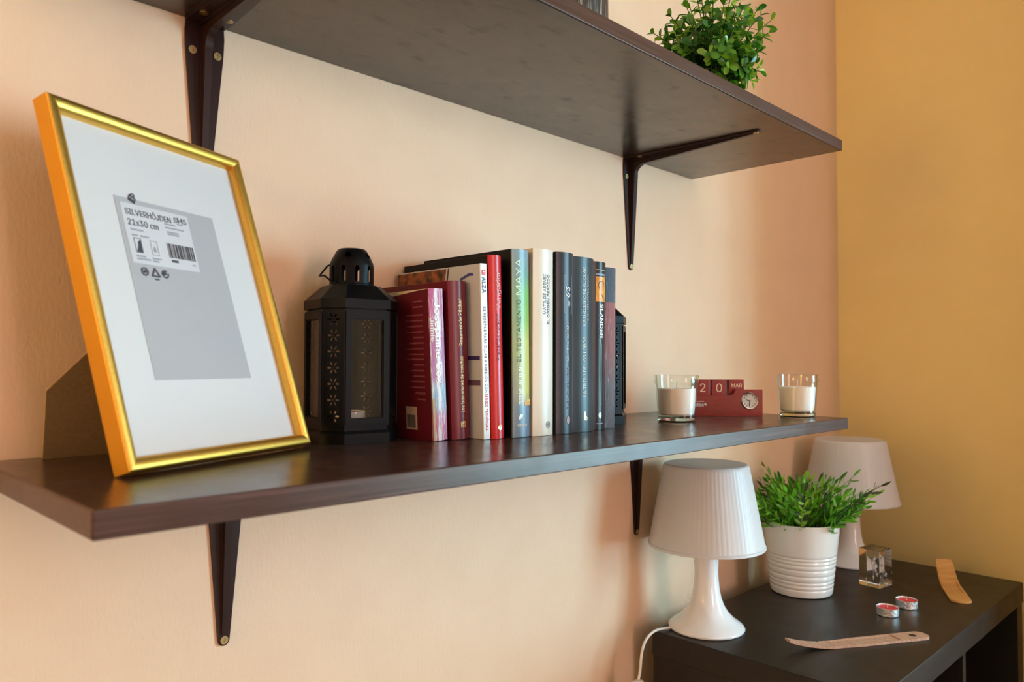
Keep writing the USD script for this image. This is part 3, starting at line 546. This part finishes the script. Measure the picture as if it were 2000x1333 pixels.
st('spine_title', 'MAYA', .0072, .163, .2045, .0080, mat('pale_green_print', (.62, .78, .60), .4))
st('spine_title', 'EL TESTAMENTO', .0060, .086, .158, .0086, mat('green_grey_print', (.10, .15, .09), .4))
st('spine_author', 'STEVE ALTEN', .0044, .038, .080, .0100, M_whitetext, bold=True)
ss('jacket_sun', strips(.0165, .0284, .036, .040, 6), mat('orange_print', (.62, .30, .06), .4), label='orange sunrise on the jacket')
ss('jacket_sun', strips(.0200, .0284, .040, .0430, 5), mat('amber_print', (.66, .42, .08), .4))
ss('publisher_mark', cat([moved(rotz(ext(affinity.scale(Point(0, 0).buffer(1, 10), .0016, .0034), .0003), -.35), (.0098, .0235, 0)), moved(rotz(ext(affinity.scale(Point(0, 0).buffer(1, 10), .0011, .0026), .0003), -.35), (.0122, .0245, 0))]), M_whitetext)
ss('publisher_name', moved(lettering('Viamagna', .0034, .0150), (.0055, .0125, 0)), M_whitetext)
# 6 cream hardback
M_cream = noisy('cream_jacket', (0.66, 0.58, 0.46), (0.74, 0.67, 0.55), (1, 1, .3), 40, 4, rough=0.34)
t, st, ss, sd = book('cream white hardback with dark lettering high on the spine', -.5945, -.1700, .0350, .2200, .158, 0, 0, M_cream, M_cream, .0042)
st('spine_author', 'MATILDE ASENSI', .0042, .143, .190, .0160, M_bluetext)
st('spine_title', 'EL ORIGEN PERDIDO', .0036, .131, .190, .0228, M_bluetext)
ss('publisher_mark', moved(cat([ringm(.0034, .0042), ringm(.0014, .0020), plate(-.0038, .0038, -.0003, .0003), plate(-.0003, .0003, -.0038, .0038)]), (.0225, .0125, 0)), M_inkg)
# 7 charcoal hardback with a boxed emblem
M_char = noisy('charcoal_jacket', (0.018, 0.019, 0.025), (0.034, 0.036, 0.044), (1, 1, .2), 60, 3, rough=0.30, specular_ior_level=0.28)
t, st, ss, sd = book('charcoal hardback with a small framed emblem on the spine', -.5570, -.1730, .0315, .2195, .158, 0, 0, M_char, M_char, .0040)
M_faint = mat('faint_silver_print', (.30, .30, .34), .4)
ss('emblem_frame', moved(cat([box(0, .0005, 0, .046, 0, .0003), box(.0140, .0145, 0, .046, 0, .0003), box(0, .0145, 0, .0005, 0, .0003), box(0, .0145, .0455, .046, 0, .0003)]), (.0108, .1455, 0)), M_faint)
st('emblem', '63', .0080, .165, .178, .0170, M_whitetext)
ss('emblem', moved(ext(affinity.scale(Point(0, 0).buffer(1, 8), .0022, .0040), .0003), (.0190, .1575, 0)), M_faint)
st('spine_author', 'MATILDE ASENSI', .0046, .088, .136, .0165, M_faint)
st('spine_title', 'EL SALÓN DE ÁMBAR', .0042, .030, .080, .0175, mat('faint_rose_print', (.22, .15, .17), .4))
ss('publisher_mark', moved(cat([ext(affinity.scale(Point(0, 0).buffer(1, 12), .0033, .0048), .0003)]), (.0180, .0165, 0)), mat('faint_rose_mark', (.34, .20, .20), .4))
# 8 grey-green hardback
M_slate = noisy('slate_jacket', (0.024, 0.036, 0.042), (0.042, 0.058, 0.066), (1, 1, .2), 50, 3, rough=0.30, specular_ior_level=0.28)
t, st, ss, sd = book('slate green hardback with long pale lettering down the spine', -.5235, -.1710, .0400, .2175, .156, 0, 0, M_slate, M_slate, .0042)
M_pale = mat('pale_cream_print', (.55, .52, .44), .4)
st('spine_author', "KATHLEEN O'NEAL GEAR", .0048, .132, .205, .0165, M_pale)
st('spine_author', '& W. MICHAEL GEAR', .0040, .138, .196, .0232, M_faint)
st('spine_title', 'LA TRIBU DE LOS LOBOS', .0056, .044, .118, .0175, M_pale)
ss('publisher_mark', cat([moved(ext(affinity.scale(Point(0, 0).buffer(1, 10), .0020, .0056), .0003), (.0180, .0200, 0)), moved(ringm(.0014, .0026), (.0200, .0165, 0))]), M_goldtext)
# 9 dark paperback with orange picture
M_dk = noisy('dark_grey_cover', (0.018, 0.016, 0.018), (0.028, 0.026, 0.028), (1, 1, 1), 60, rough=0.28, specular_ior_level=0.28)
t, st, ss, sd = book('dark paperback with an orange picture near the top of the spine', -.4760, -.1620, .0260, .2170, .150, .75, 0, M_dk, M_dk, .0040, False)
M_orange = noisy('orange_picture', (0.55, 0.16, 0.010), (0.85, 0.36, 0.025), (1, 1, 1), 120, 2, rough=0.28)
ss('spine_picture', strips(.0035, .0225, .1655, .1975, 8), M_orange, label='orange picture panel')
ss('picture_detail', moved(cat([ringm(.0050, .0062, a0=.3, a1=3.4), mapv(ext(Polygon([(-.0060, 0), (-.0050, 0), (.0035, -.0150), (.0022, -.0150)]), .0003), lambda v: v)]), (.0125, .1860, 0)), mat('brown_line', (.20, .05, .01), .4), off=.0004)
ss('spine_band', strips(.0035, .0225, .1990, .2015, 8), mat('blue_grey_band', (.20, .24, .30), .4)); ss('spine_band', strips(.0035, .0225, .2060, .2066, 8), M_goldtext)
st('spine_title', 'SLANDER', .0066, .118, .162, .0135, M_whitetext, up=False, bold=True)
st('spine_subtitle', 'A NOVEL BY THE SAME AUTHOR', .0022, .030, .110, .0130, M_pale, up=False) if False else ss('spine_rule', strips(.0120, .0140, .030, .110, 2), mat('dull_gold_rule', (.17, .15, .09), .4))
ss('publisher_mark', moved(ext(affinity.scale(Point(0, 0).buffer(1, 12), .0030, .0042), .0003), (.0120, .0185, 0)), M_whitetext)
ss('publisher_name', strips(.0060, .0175, .0070, .0084, 5), M_faint)
# 10 navy and red creased paperback
M_crease = usdkit.material(stage, '/World/Looks/creased_navy_red_spine', {
    'tc': ('texture_coordinate', {}), 'mp': ('mapping', {'scale': (700, 700, 60)}), 'n': ('noise_texture', {'scale': 1.0, 'detail': 5, 'roughness': .7}), 'sx': ('separate_xyz', {}), 'zr': ('map_range', {'from_min': 0, 'from_max': 0.212}),
    'c': ('rgb_ramp', {'ramp': [(0, (.06, .055, .06)), (.25, (.09, .06, .06)), (.45, (.20, .055, .05)), (.78, (.28, .055, .05)), (.785, (.018, .035, .065)), (1, (.018, .035, .065))]}),
    'th': ('map_range', {'from_min': 0.57, 'from_max': 0.70, 'to_min': 0, 'to_max': .45, 'clamp': True}), 'mx': ('mix_color', {'b': (.62, .62, .64)}), 'b': ('bump', {'strength': .7, 'distance': .0018}), 'p': ('principled_bsdf', {'roughness': .22})},  # pale streaks show crease wear and paint silver highlights into the colour
    [('tc.object', 'mp.vector'), ('mp.vector', 'n.vector'), ('tc.object', 'sx.vector'), ('sx.z', 'zr.value'), ('zr.result', 'c.fac'), ('n.fac', 'th.value'), ('th.result', 'mx.fac'), ('c.color', 'mx.a'), ('mx.result', 'p.base_color'), ('n.fac', 'b.height'), ('b.normal', 'p.normal')], surface='p.BSDF')
t, st, ss, sd = book('creased navy and brick red paperback, last book on the right', -.4470, -.1600, .0215, .2120, .148, .75, 0, M_crease, M_dk, .0030, False)

# ------------------------------------------------------------------ candle jars
def jar(label, loc):
    t = thing('candle_jar', label, 'candle', loc)
    part(t, 'glass_foot', lathe([(0, 0), (.0255, 0), (.0275, .0015), (.0281, .0052), (0, .0052)], 56), M_baseglass, 50)
    op = [(0, .0054), (.0281, .0054), (.0290, .020), (.0305, .050), (.0312, .0545), (.0326, .0560), (.0328, .0600), (.0318, .0620), (.0322, .0655), (.0328, .0672), (.0322, .0682)]
    ip = [(.0306, .0680), (.0300, .0640), (.0296, .0540), (.0288, .048), (.0272, .020), (.0262, .0095), (.0240, .0075), (0, .0072)]
    part(t, 'glass', lathe(op + ip, 56), M_glass, 50)
    part(t, 'wax', lathe([(0, .0082), (.0232, .0084), (.0255, .0105), (.0266, .020), (.0280, .0465), (.0272, .0480), (.0120, .0470), (0, .0466)], 48), M_wax, 40)
    part(t, 'wick', tube([(0, 0, .0465), (.0004, 0, .052), (.0014, .0004, .0590)], .0007, 6), M_paper, True)
    part(t, 'wick_plate', moved(lathe([(0, 0), (.004, 0), (.004, .0004), (0, .0006)], 16), (0, 0, .0470)), M_steel)
jar('glass jar candle standing left of the red calendar', (-.2589, -.1491, .0003))
jar('glass jar candle at the right end of the lower shelf', (-.0262, -.2290, .0003))

# ------------------------------------------------------------------ perpetual calendar
CA = math.atan2(-.68, .73)
cal = thing('desk_calendar', 'red wooden block calendar with a small clock, showing 20 MAR', 'calendar', (-.0690, -.1900, .0003), (0, 0, math.degrees(CA)))
Wc = .128      # local x runs -Wc .. 0, front at y = 0, back at y = .040
prc = Polygon([(-Wc, .0), (0, 0), (0, .0430), (-.0440, .0430), (-.0470, .0360), *[(-.0530 + .0035 * math.sin(a), .0365 - .0035 * math.cos(a)) for a in np.linspace(1.2, 0, 4)], (-.1100, .0328), *[(-.1130 - .004 * math.sin(a), .0370 - .004 * math.cos(a)) for a in np.linspace(0, 1.4, 4)], (-.1190, .0430), (-Wc, .0430)]).buffer(-.0008).buffer(.0008, 3)
part(cal, 'front_block', fixw(mapv(ext(prc, .0100), lambda v: np.stack([v[:, 0], v[:, 2], v[:, 1]], 1))), M_red_wood, 40)
part(cal, 'base_block', rbox(-Wc, -.0003, .0101, .0400, 0, .0310, .0010), M_red_wood)
def die(x0, text, ch, dz=0.0, name='number_cube', w=.0255):
    d = part(cal, name, rbox(x0, x0 + w, .0112, .0112 + w, .0312, .0312 + .0278, .0012), M_red_die)
    m = lettering(text, ch, None, False, .0002); b = m.bounds; cx = (b[0][0] + b[1][0]) / 2
    part(d, 'numeral' if len(text) == 1 else 'month_lettering', fixw(mapv(m, lambda v: np.stack([v[:, 0] - cx + x0 + w / 2, .0111 - v[:, 2], v[:, 1] + .0312 + .0143 - ch / 2 + dz], 1))), mat_cream, False, label='cream lettering')
mat_cream = mat('cream_paint', (.78, .60, .42), .45)
die(-.1082, '2', .0138); die(-.0810, '0', .0138); die(-.0520, 'MAR', .0062, .0040, 'month_block', .0258)
m = lettering('istec®', .0058, .0210); 
part(cal, 'maker_lettering', fixw(mapv(m, lambda v: np.stack([v[:, 0] - .1130, -.0001 - v[:, 2], v[:, 1] + .0155], 1))), M_whitetext, False)
part(cal, 'maker_line', box(-.1080, -.0965, -.0003, 0, .0232, .0240), M_whitetext, False)
ck = part(cal, 'clock_rim', fixw(moved(mapv(lathe([(.0112, 0), (.0138, 0), (.0140, .0014), (.0128, .0030), (.0116, .0026), (.0112, .0012)], 40, True), lambda v: np.stack([v[:, 0], -v[:, 2], v[:, 1]], 1)), (-.0215, 0, .0245))), M_steel)
part(ck, 'dial', moved(mapv(lathe([(0, 0), (.0114, 0), (.0114, .0008), (0, .0008)], 32), lambda v: np.stack([v[:, 0], -v[:, 2], v[:, 1]], 1)), (-.0215, 0, .0245)), M_dial)
hands = [moved(mapv(rotz(plate(-.0005, .0005, -.0015, L), a), lambda v: np.stack([v[:, 0], -.0009 - v[:, 2], v[:, 1]], 1)), (-.0215, 0, .0245)) for a, L in ((1.25, .0062), (3.0, .0085))]
for q in hands: part(ck, 'hand', q, M_ink, False)
for i in range(12):
    a = i * PI / 6; part(ck, 'hour_mark', moved(mapv(rotz(moved(plate(-.0005, .0005, .0085, .0102), (0, 0, 0)), a), lambda v: np.stack([v[:, 0], -.0009 - v[:, 2], v[:, 1]], 1)), (-.0215, 0, .0245)), M_ink, False)

# ------------------------------------------------------------------ table lamps
def ribbed(prof, n, amp, ribs):
    m = lathe(prof, n)
    return m
def lamp(label, loc, sr=1.0, ribs=72, amp=.00024):
    t = thing('table_lamp', label, 'lamp', loc)
    bp = [(.0560, .0), (.0618, .0006), (.0626, .0030), (.0600, .0070), (.0540, .0115), (.0450, .0180), (.0365, .0270), (.0300, .0370), (.0250, .0500), (.0218, .0660), (.0200, .0840), (.0196, .0980), (.0204, .1120), (.0222, .1280), (.0235, .1400), (.0228, .1440), (.0180, .1460), (0, .1460)]
    part(t, 'base', lathe([(0, .0004)] + bp, 64), M_white_gloss, 50)
    n = ribs * 6; zb, zt = .1370, .2740; rb, rt = .0962 * sr, .0705 * sr
    prof = [(rb - .0018, zb), (rb - .0002, zb), (rb + .0004, zb + .0012), (rb + .0002, zb + .0042), (rb - .0010, zb + .0050)]
    for s in np.linspace(.04, .955, 10): prof.append((rb + (rt - rb) * s - .0006, zb + (zt - zb) * s))
    prof += [(rt - .0004, zt - .0030), (rt - .0016, zt - .0010), (rt - .0040, zt + .0002), (rt - .0048, zt - .0004), (rt - .0080, zt - .0008), (.020, zt - .0012), (0, zt - .0012)]
    inner = [(0, zt - .0030), (rt - .0060, zt - .0028), (rt - .0030, zt - .0060), (rb - .0034, zb + .0060), (rb - .0018, zb)]
    m = lathe(prof + inner, n)
    v = np.array(m.vertices); rad = np.hypot(v[:, 0], v[:, 1]); ang = np.arctan2(v[:, 1], v[:, 0])
    s = (v[:, 2] - zb) / (zt - zb); outerr = rb + (rt - rb) * s - .0006
    on = (v[:, 2] > zb + .0049) & (v[:, 2] < zt - .002) & (rad > outerr - .0006)
    k = np.where(on, amp * np.abs(np.sin(ang * ribs / 2)) , 0)
    v[:, 0] += np.cos(ang) * k; v[:, 1] += np.sin(ang) * k; m.vertices = v
    part(t, 'shade', m, M_shade, 24)
    part(t, 'bulb_socket', lathe([(0, .1462), (.0150, .1462), (.0150, .1800), (.012, .1820), (0, .1820)], 24), M_white_gloss)
    return t
L1 = lamp('white ribbed table lamp at the near end of the cabinet, beside the wall', (-.0959, -.1010, ZC + .0003))
cp = curve([(-.0480, .036, .0025), (-.062, .038, .0040), (-.082, .040, .0060), (-.103, .041, .0035), (-.119, .041, -.0060), (-.127, .041, -.020), (-.131, .041, -.042), (-.1365, .041, -.060)], 40)
part(L1, 'cord', tube(cp + np.array([0, 0, .0005]), .0022, 8), M_cord, True, label='pale cord falling over the cabinet edge')
part(L1, 'cord_switch', rbox(-.1480, -.1270, .0330, .0490, -.114, -.060, .005), M_cord, True, label='inline switch on the cord')
part(L1, 'cord', tube([(-.1375, .041, -.113), (-.139, .041, -.2), (-.14, .045, -.5)], .0022, 8), M_cord, True)
lamp('white lamp with a smooth looking shade, in the corner behind the potted plant', (.502, -.1090, ZC + .0003), 1.05, 72, .0002)

# ------------------------------------------------------------------ potted plant on the cabinet
PX, PY = .2199, -.1220
pp = thing('potted_plant', 'feathery green plant in a white ridged ceramic pot, on the cabinet', 'plant', (PX, PY, ZC + .0003))
pr = [(0, 0), (.0520, 0), (.0560, .0015), (.0572, .0040)]
for z in np.linspace(.012, .0800, 46):
    base = .0572 + (.0655 - .0572) * (z - .004) / .076
    g = -.0013 * sum(math.exp(-((z - zc) / .0017) ** 2) for zc in (.0150, .0235, .0300, .0410, .0530, .0620, .0690, .0755)) + .0004
    pr.append((base + g, z))
pr += [(.0665, .086), (.0700, .1200), (.0708, .1310), (.0718, .1345), (.0716, .1365), (.0700, .1372), (.0684, .1360), (.0672, .1200), (.0630, .0900), (.0, .0880)]
part(pp, 'pot', lathe(pr, 72), M_pot, 40)
part(pp, 'soil', moved(lathe([(0, 0), (.0660, 0), (.0664, .008), (.03, .0100), (0, .0110)], 32), (0, 0, .1080)), M_soil)
def leaf_mesh(L, w, fold=.15, curl=.15, blunt=False):
    s = [0, .25, .55, .82, 1.0]; wd = [.06, .62, 1.0, .92, .30] if blunt else [.02, .75, 1.0, .62, .0]
    v = []; 
    for a, b in zip(s, wd):
        z = curl * L * a * a * -1
        v += [(a * L, -b * w / 2, z + fold * b * w / 2), (a * L, 0, z), (a * L, b * w / 2, z + fold * b * w / 2)]
    f = []
    for i in range(4):
        for k in range(2): f.append((i * 3 + k, i * 3 + k + 3, i * 3 + k + 4, i * 3 + k + 1))
    v = np.array(v); f = np.array(f); tri = np.vstack([f[:, [0, 1, 2]], f[:, [0, 2, 3]]])
    return v, tri
def basis(d, upv=(0, 0, 1)):
    d = np.array(d) / np.linalg.norm(d); y = np.cross(upv, d); 
    if np.linalg.norm(y) < 1e-3: y = np.array([0, 1.0, 0])
    y /= np.linalg.norm(y); return np.stack([d, y, np.cross(d, y)], 0)      # rows x,y,z
r_ = random.Random(11)
for i in range(112):
    q = math.sqrt(r_.random()); a = r_.uniform(0, 2 * PI)
    p0 = np.array([q * .058 * math.cos(a), q * .058 * math.sin(a), .117])
    outw = q * r_.uniform(.35, .95); Ls = r_.uniform(.064, .098) * (1.0 if i % 6 else 1.22)
    d = np.array([math.cos(a) * outw, math.sin(a) * outw, 1.0]); d /= np.linalg.norm(d)
    sd_ = np.array([r_.uniform(-.3, .3), r_.uniform(-.3, .3), 0])
    P = [p0 + d * Ls * t + (sd_ * t * t + np.array([math.cos(a), math.sin(a), 0]) * .3 * q * t * t) * Ls for t in np.linspace(0, 1, 6)]
    vs, fs, n0 = [], [], 0
    stem = tube(P, [.0010, .0009, .0008, .0007, .0006, .0005], 4); vs.append(np.array(stem.vertices)); fs.append(np.array(stem.faces)); n0 = len(vs[0])
    nl = 12
    for j in range(nl):
        t = .18 + .82 * j / (nl - 1); k = min(int(t * 5), 4); u = t * 5 - k
        pos = P[k] * (1 - u) + P[k + 1] * u; tdir = P[k + 1] - P[k]; tdir /= np.linalg.norm(tdir)
        side_ = j * 2.4 + i; Bb = basis(tdir); od = Bb[1] * math.cos(side_) + Bb[2] * math.sin(side_)
        ld = tdir * (.75 + .5 * (j == nl - 1) * 4) + od * .8
        lv, lf = leaf_mesh(r_.uniform(.016, .025), r_.uniform(.0046, .0068)); Lb = basis(ld, od + np.array([0, 0, .4]))
        vs.append(pos + lv @ Lb); fs.append(lf + n0); n0 += len(lv)
    far = q > .8 and i % 6 == 0
    mt = M_leaf2[3] if far else M_leaf2[r_.choices((0, 1, 2), (3, 5, 2))[0]]
    part(pp, 'sprig', trimesh.Trimesh(np.vstack(vs), np.vstack(fs), process=False), mt, True)

# ------------------------------------------------------------------ boxwood on the upper shelf
ZU = SH + ST
bw = thing('potted_boxwood', 'bushy round-leaved green plant on the upper shelf', 'plant', (-.232, -.196, ZU + .0003))
part(bw, 'pot', lathe([(0, 0), (.023, 0), (.025, .002), (.028, .034), (.029, .038), (.027, .038), (.025, .034), (0, .033)], 40), mat('dark_plastic_pot', (.02, .02, .02), .5), 40)
leaves = []; r_ = random.Random(23)
cR = np.array([0, 0, .098])
for i in range(96):
    zz = 1 - 1.90 * (i + .5) / 96; a = i * 2.39996; q = math.sqrt(max(0, 1 - zz * zz))
    d = np.array([q * math.cos(a), q * math.sin(a), zz]); d += np.array([r_.gauss(0, .15) for _ in range(3)]); d /= np.linalg.norm(d)
    Ls = r_.uniform(.062, .088) * (1.12 if i % 9 == 4 else 1)
    p0 = np.array([d[0] * .018, d[1] * .018, .040 + .02 * max(0, d[2])]); p1 = cR + d * Ls
    if p1[1] < -.088: p1[1] = -.088
    if p1[2] < .012: p1[2] = .012 + r_.random() * .012
    mid = (p0 + p1) / 2 + np.array([0, 0, .012]); P = curve([p0, mid, p1], 8)
    stm = part(bw, 'sprig', tube(P, np.linspace(.0011, .0006, 8), 5), M_stem, True)
    nn_ = 7
    for j in range(nn_):
        t = .36 + .64 * j / (nn_ - 1); k = min(int(t * 7), 6); u = t * 7 - k; pos = P[k] * (1 - u) + P[k + 1] * u
        td = P[k + 1] - P[k]; td /= np.linalg.norm(td); Bb = basis(td)
        for s_ in (-1, 1):
            an = j * PI / 2 + r_.uniform(-.3, .3) + i; od = s_ * (Bb[1] * math.cos(an) + Bb[2] * math.sin(an))
            ld = od * .9 + td * (.55 if j < nn_ - 1 else 1.2)
            L = r_.uniform(.0135, .0205) * (.8 if j == nn_ - 1 else 1); lv, lf = leaf_mesh(L, L * r_.uniform(.50, .64), .22, .12, True)
            v = pos + lv @ basis(ld, td + np.array([0, 0, .3]))
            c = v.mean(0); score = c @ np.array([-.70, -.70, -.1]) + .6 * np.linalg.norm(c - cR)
            leaves.append((score, stm, v, lf, r_.choices((0, 1, 2), (4, 4, 2) if c[0] < .01 else (2, 4, 5))[0]))  # light greens are weighted towards the right side of the plant
leaves.sort(key=lambda x: -x[0])
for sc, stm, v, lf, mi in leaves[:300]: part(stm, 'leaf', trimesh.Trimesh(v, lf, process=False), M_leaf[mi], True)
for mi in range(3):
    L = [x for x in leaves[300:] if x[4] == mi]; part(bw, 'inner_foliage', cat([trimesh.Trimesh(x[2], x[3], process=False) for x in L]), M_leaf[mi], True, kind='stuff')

# tapered dark vase at the top edge of the photograph
vz = thing('dark_vase', 'dark grey vase cut by the top edge of the photo, on the upper shelf', 'vase', (-.5545, -.2000, ZU + .0003))
vp = lathe([(0, 0), (.0380, 0), (.0400, .002), (.0395, .060), (.0385, .130), (.0375, .180), (.0345, .180), (.0350, .02), (0, .018)], 48)
part(vz, 'vessel', vp, noisy('dark_glaze_painted_reflections', (.035, .033, .035), (.42, .45, .40), (90, 90, 4), 3, 3, rough=.2, lo=.5, hi=.75), 40)  # pale streaks paint reflections into the dark glaze colour

# ------------------------------------------------------------------ small things on the cabinet
gb = thing('crystal_block', 'clear crystal paperweight block with a frosted flower etched inside', 'paperweight', (.3670, -.2090, ZC + .0003), (0, 0, -9))
part(gb, 'block', rbox(-.0235, .0235, -.0215, .0215, 0, .0735, .0010, 4), M_crystal, False)
et = mat('frosted_etching', (.85, .85, .84), .7)
r_ = random.Random(4)
for i, (x, z, s) in enumerate(((-.010, .054, .009), (-.004, .040, .008), (.003, .030, .006), (.010, .022, .007), (-.011, .019, .006))):
    pet = []
    for k in range(5):
        lv, lf = leaf_mesh(s, s * .6, .3, -.2); a = k * 1.257; pet.append(trimesh.Trimesh(np.array([x, -.002, z]) + lv @ basis((math.cos(a), -.5, math.sin(a)), (0, -1, .1)), lf, process=False))
    part(gb, 'etched_flower', cat(pet), et, True)
part(gb, 'etched_stem', tube([(-.010, 0, .052), (-.003, 0, .036), (.004, 0, .024), (.002, 0, .010)], .0007, 5), et, True)

def tealight(label, loc, rot):
    t = thing('tealight', label, 'candle', loc, (0, 0, rot), group=None)
    cp_ = lathe([(0, 0), (.0170, 0), (.0178, .0008), (.0181, .0125), (.0184, .0138), (.0178, .0142), (.0174, .0130), (.0172, .0110), (0, .0108)], 60)
    v = np.array(cp_.vertices); a = np.arctan2(v[:, 1], v[:, 0]); rad = np.hypot(v[:, 0], v[:, 1])
    k = np.where((rad > .0165) & (v[:, 2] > .001), .00022 * np.sin(a * 30) + .0003 * np.sin(a * 7 + v[:, 2] * 400), 0)
    v[:, 0] += np.cos(a) * k; v[:, 1] += np.sin(a) * k; cp_.vertices = v
    part(t, 'cup', cp_, M_alu, 40, label='crinkled foil cup')
    part(t, 'wax', lathe([(0, .0110), (.0166, .0110), (.0168, .0124), (.0140, .0118), (.006, .0116), (.003, .0122), (0, .0124)], 40), M_redwax, True)
    part(t, 'wick', tube([(0, 0, .012), (.0003, 0, .0160), (.0012, .0004, .0190)], .0006, 5), M_wax, True)
tealight('red tealight in a foil cup, the left one nearest the wooden holder', (.1904, -.2915, ZC + .0003), 0)
tealight('red tealight in a foil cup, the one behind and to the right', (.2603, -.3010, ZC + .0003), 77)

def incense(label, p0, p1, w, lift, mt, hole, wend=None):
    p0, p1 = np.array(p0), np.array(p1); L = np.linalg.norm(p1 - p0); a = math.atan2(*(p1 - p0)[::-1])
    t = thing('incense_holder', label, 'incense holder', (p0[0], p0[1], ZC + .0003), (0, 0, math.degrees(a)))
    wend = wend or w
    out = [(0, -wend * .42), (.012, -wend * .5), (L * .5, -w / 2), (L - .012, -w / 2)] + [(L - .012 + .012 * math.cos(t_), w / 2 * math.sin(t_)) for t_ in np.linspace(-PI / 2, PI / 2, 9)][1:-1] + [(L - .012, w / 2), (L * .5, w / 2), (.012, wend * .5), (0, wend * .42)]
    pg = Polygon(out)
    pg = pg.difference(Point(L - .026, 0).buffer(.0058, 12)) if hole else pg
    grv = sbox(.06, -w * .30, L - .060, w * .30).buffer(.002)
    lo = ext(pg, .0022); hi = ext(pg.difference(grv), .0016, .0022)
    m = cat([lo, hi]).subdivide_to_size(.012)
    def bend(v):
        s = v[:, 0]; z = np.where(s < .085, lift * ((.085 - s) / .085) ** 2, 0); return np.stack([v[:, 0], v[:, 1], v[:, 2] + z], 1)
    part(t, 'strip', fixw(mapv(m, bend)), mt, 35)
    part(t, 'groove', fixw(mapv(ext(sbox(.03, -w * .10, L - .055, w * .10), .0004, .0022).subdivide_to_size(.012), bend)), mt, 35)
    if hole: part(t, 'hole_floor', moved(ext(Point(L - .026, 0).buffer(.0057, 12), .0006), (0, 0, .0030)), M_dark)  # near-black disc paints the shade inside the hole
incense('pinkish wooden incense holder with a hole, lying at the front of the cabinet', (-.098, -.243), (.122, -.374), .030, .014, M_wood_pink, True, .016)
incense('honey coloured wooden incense holder with a raised end, near the yellow wall', (.522, -.290), (.356, -.366), .036, .034, M_wood_yel, False, .032)
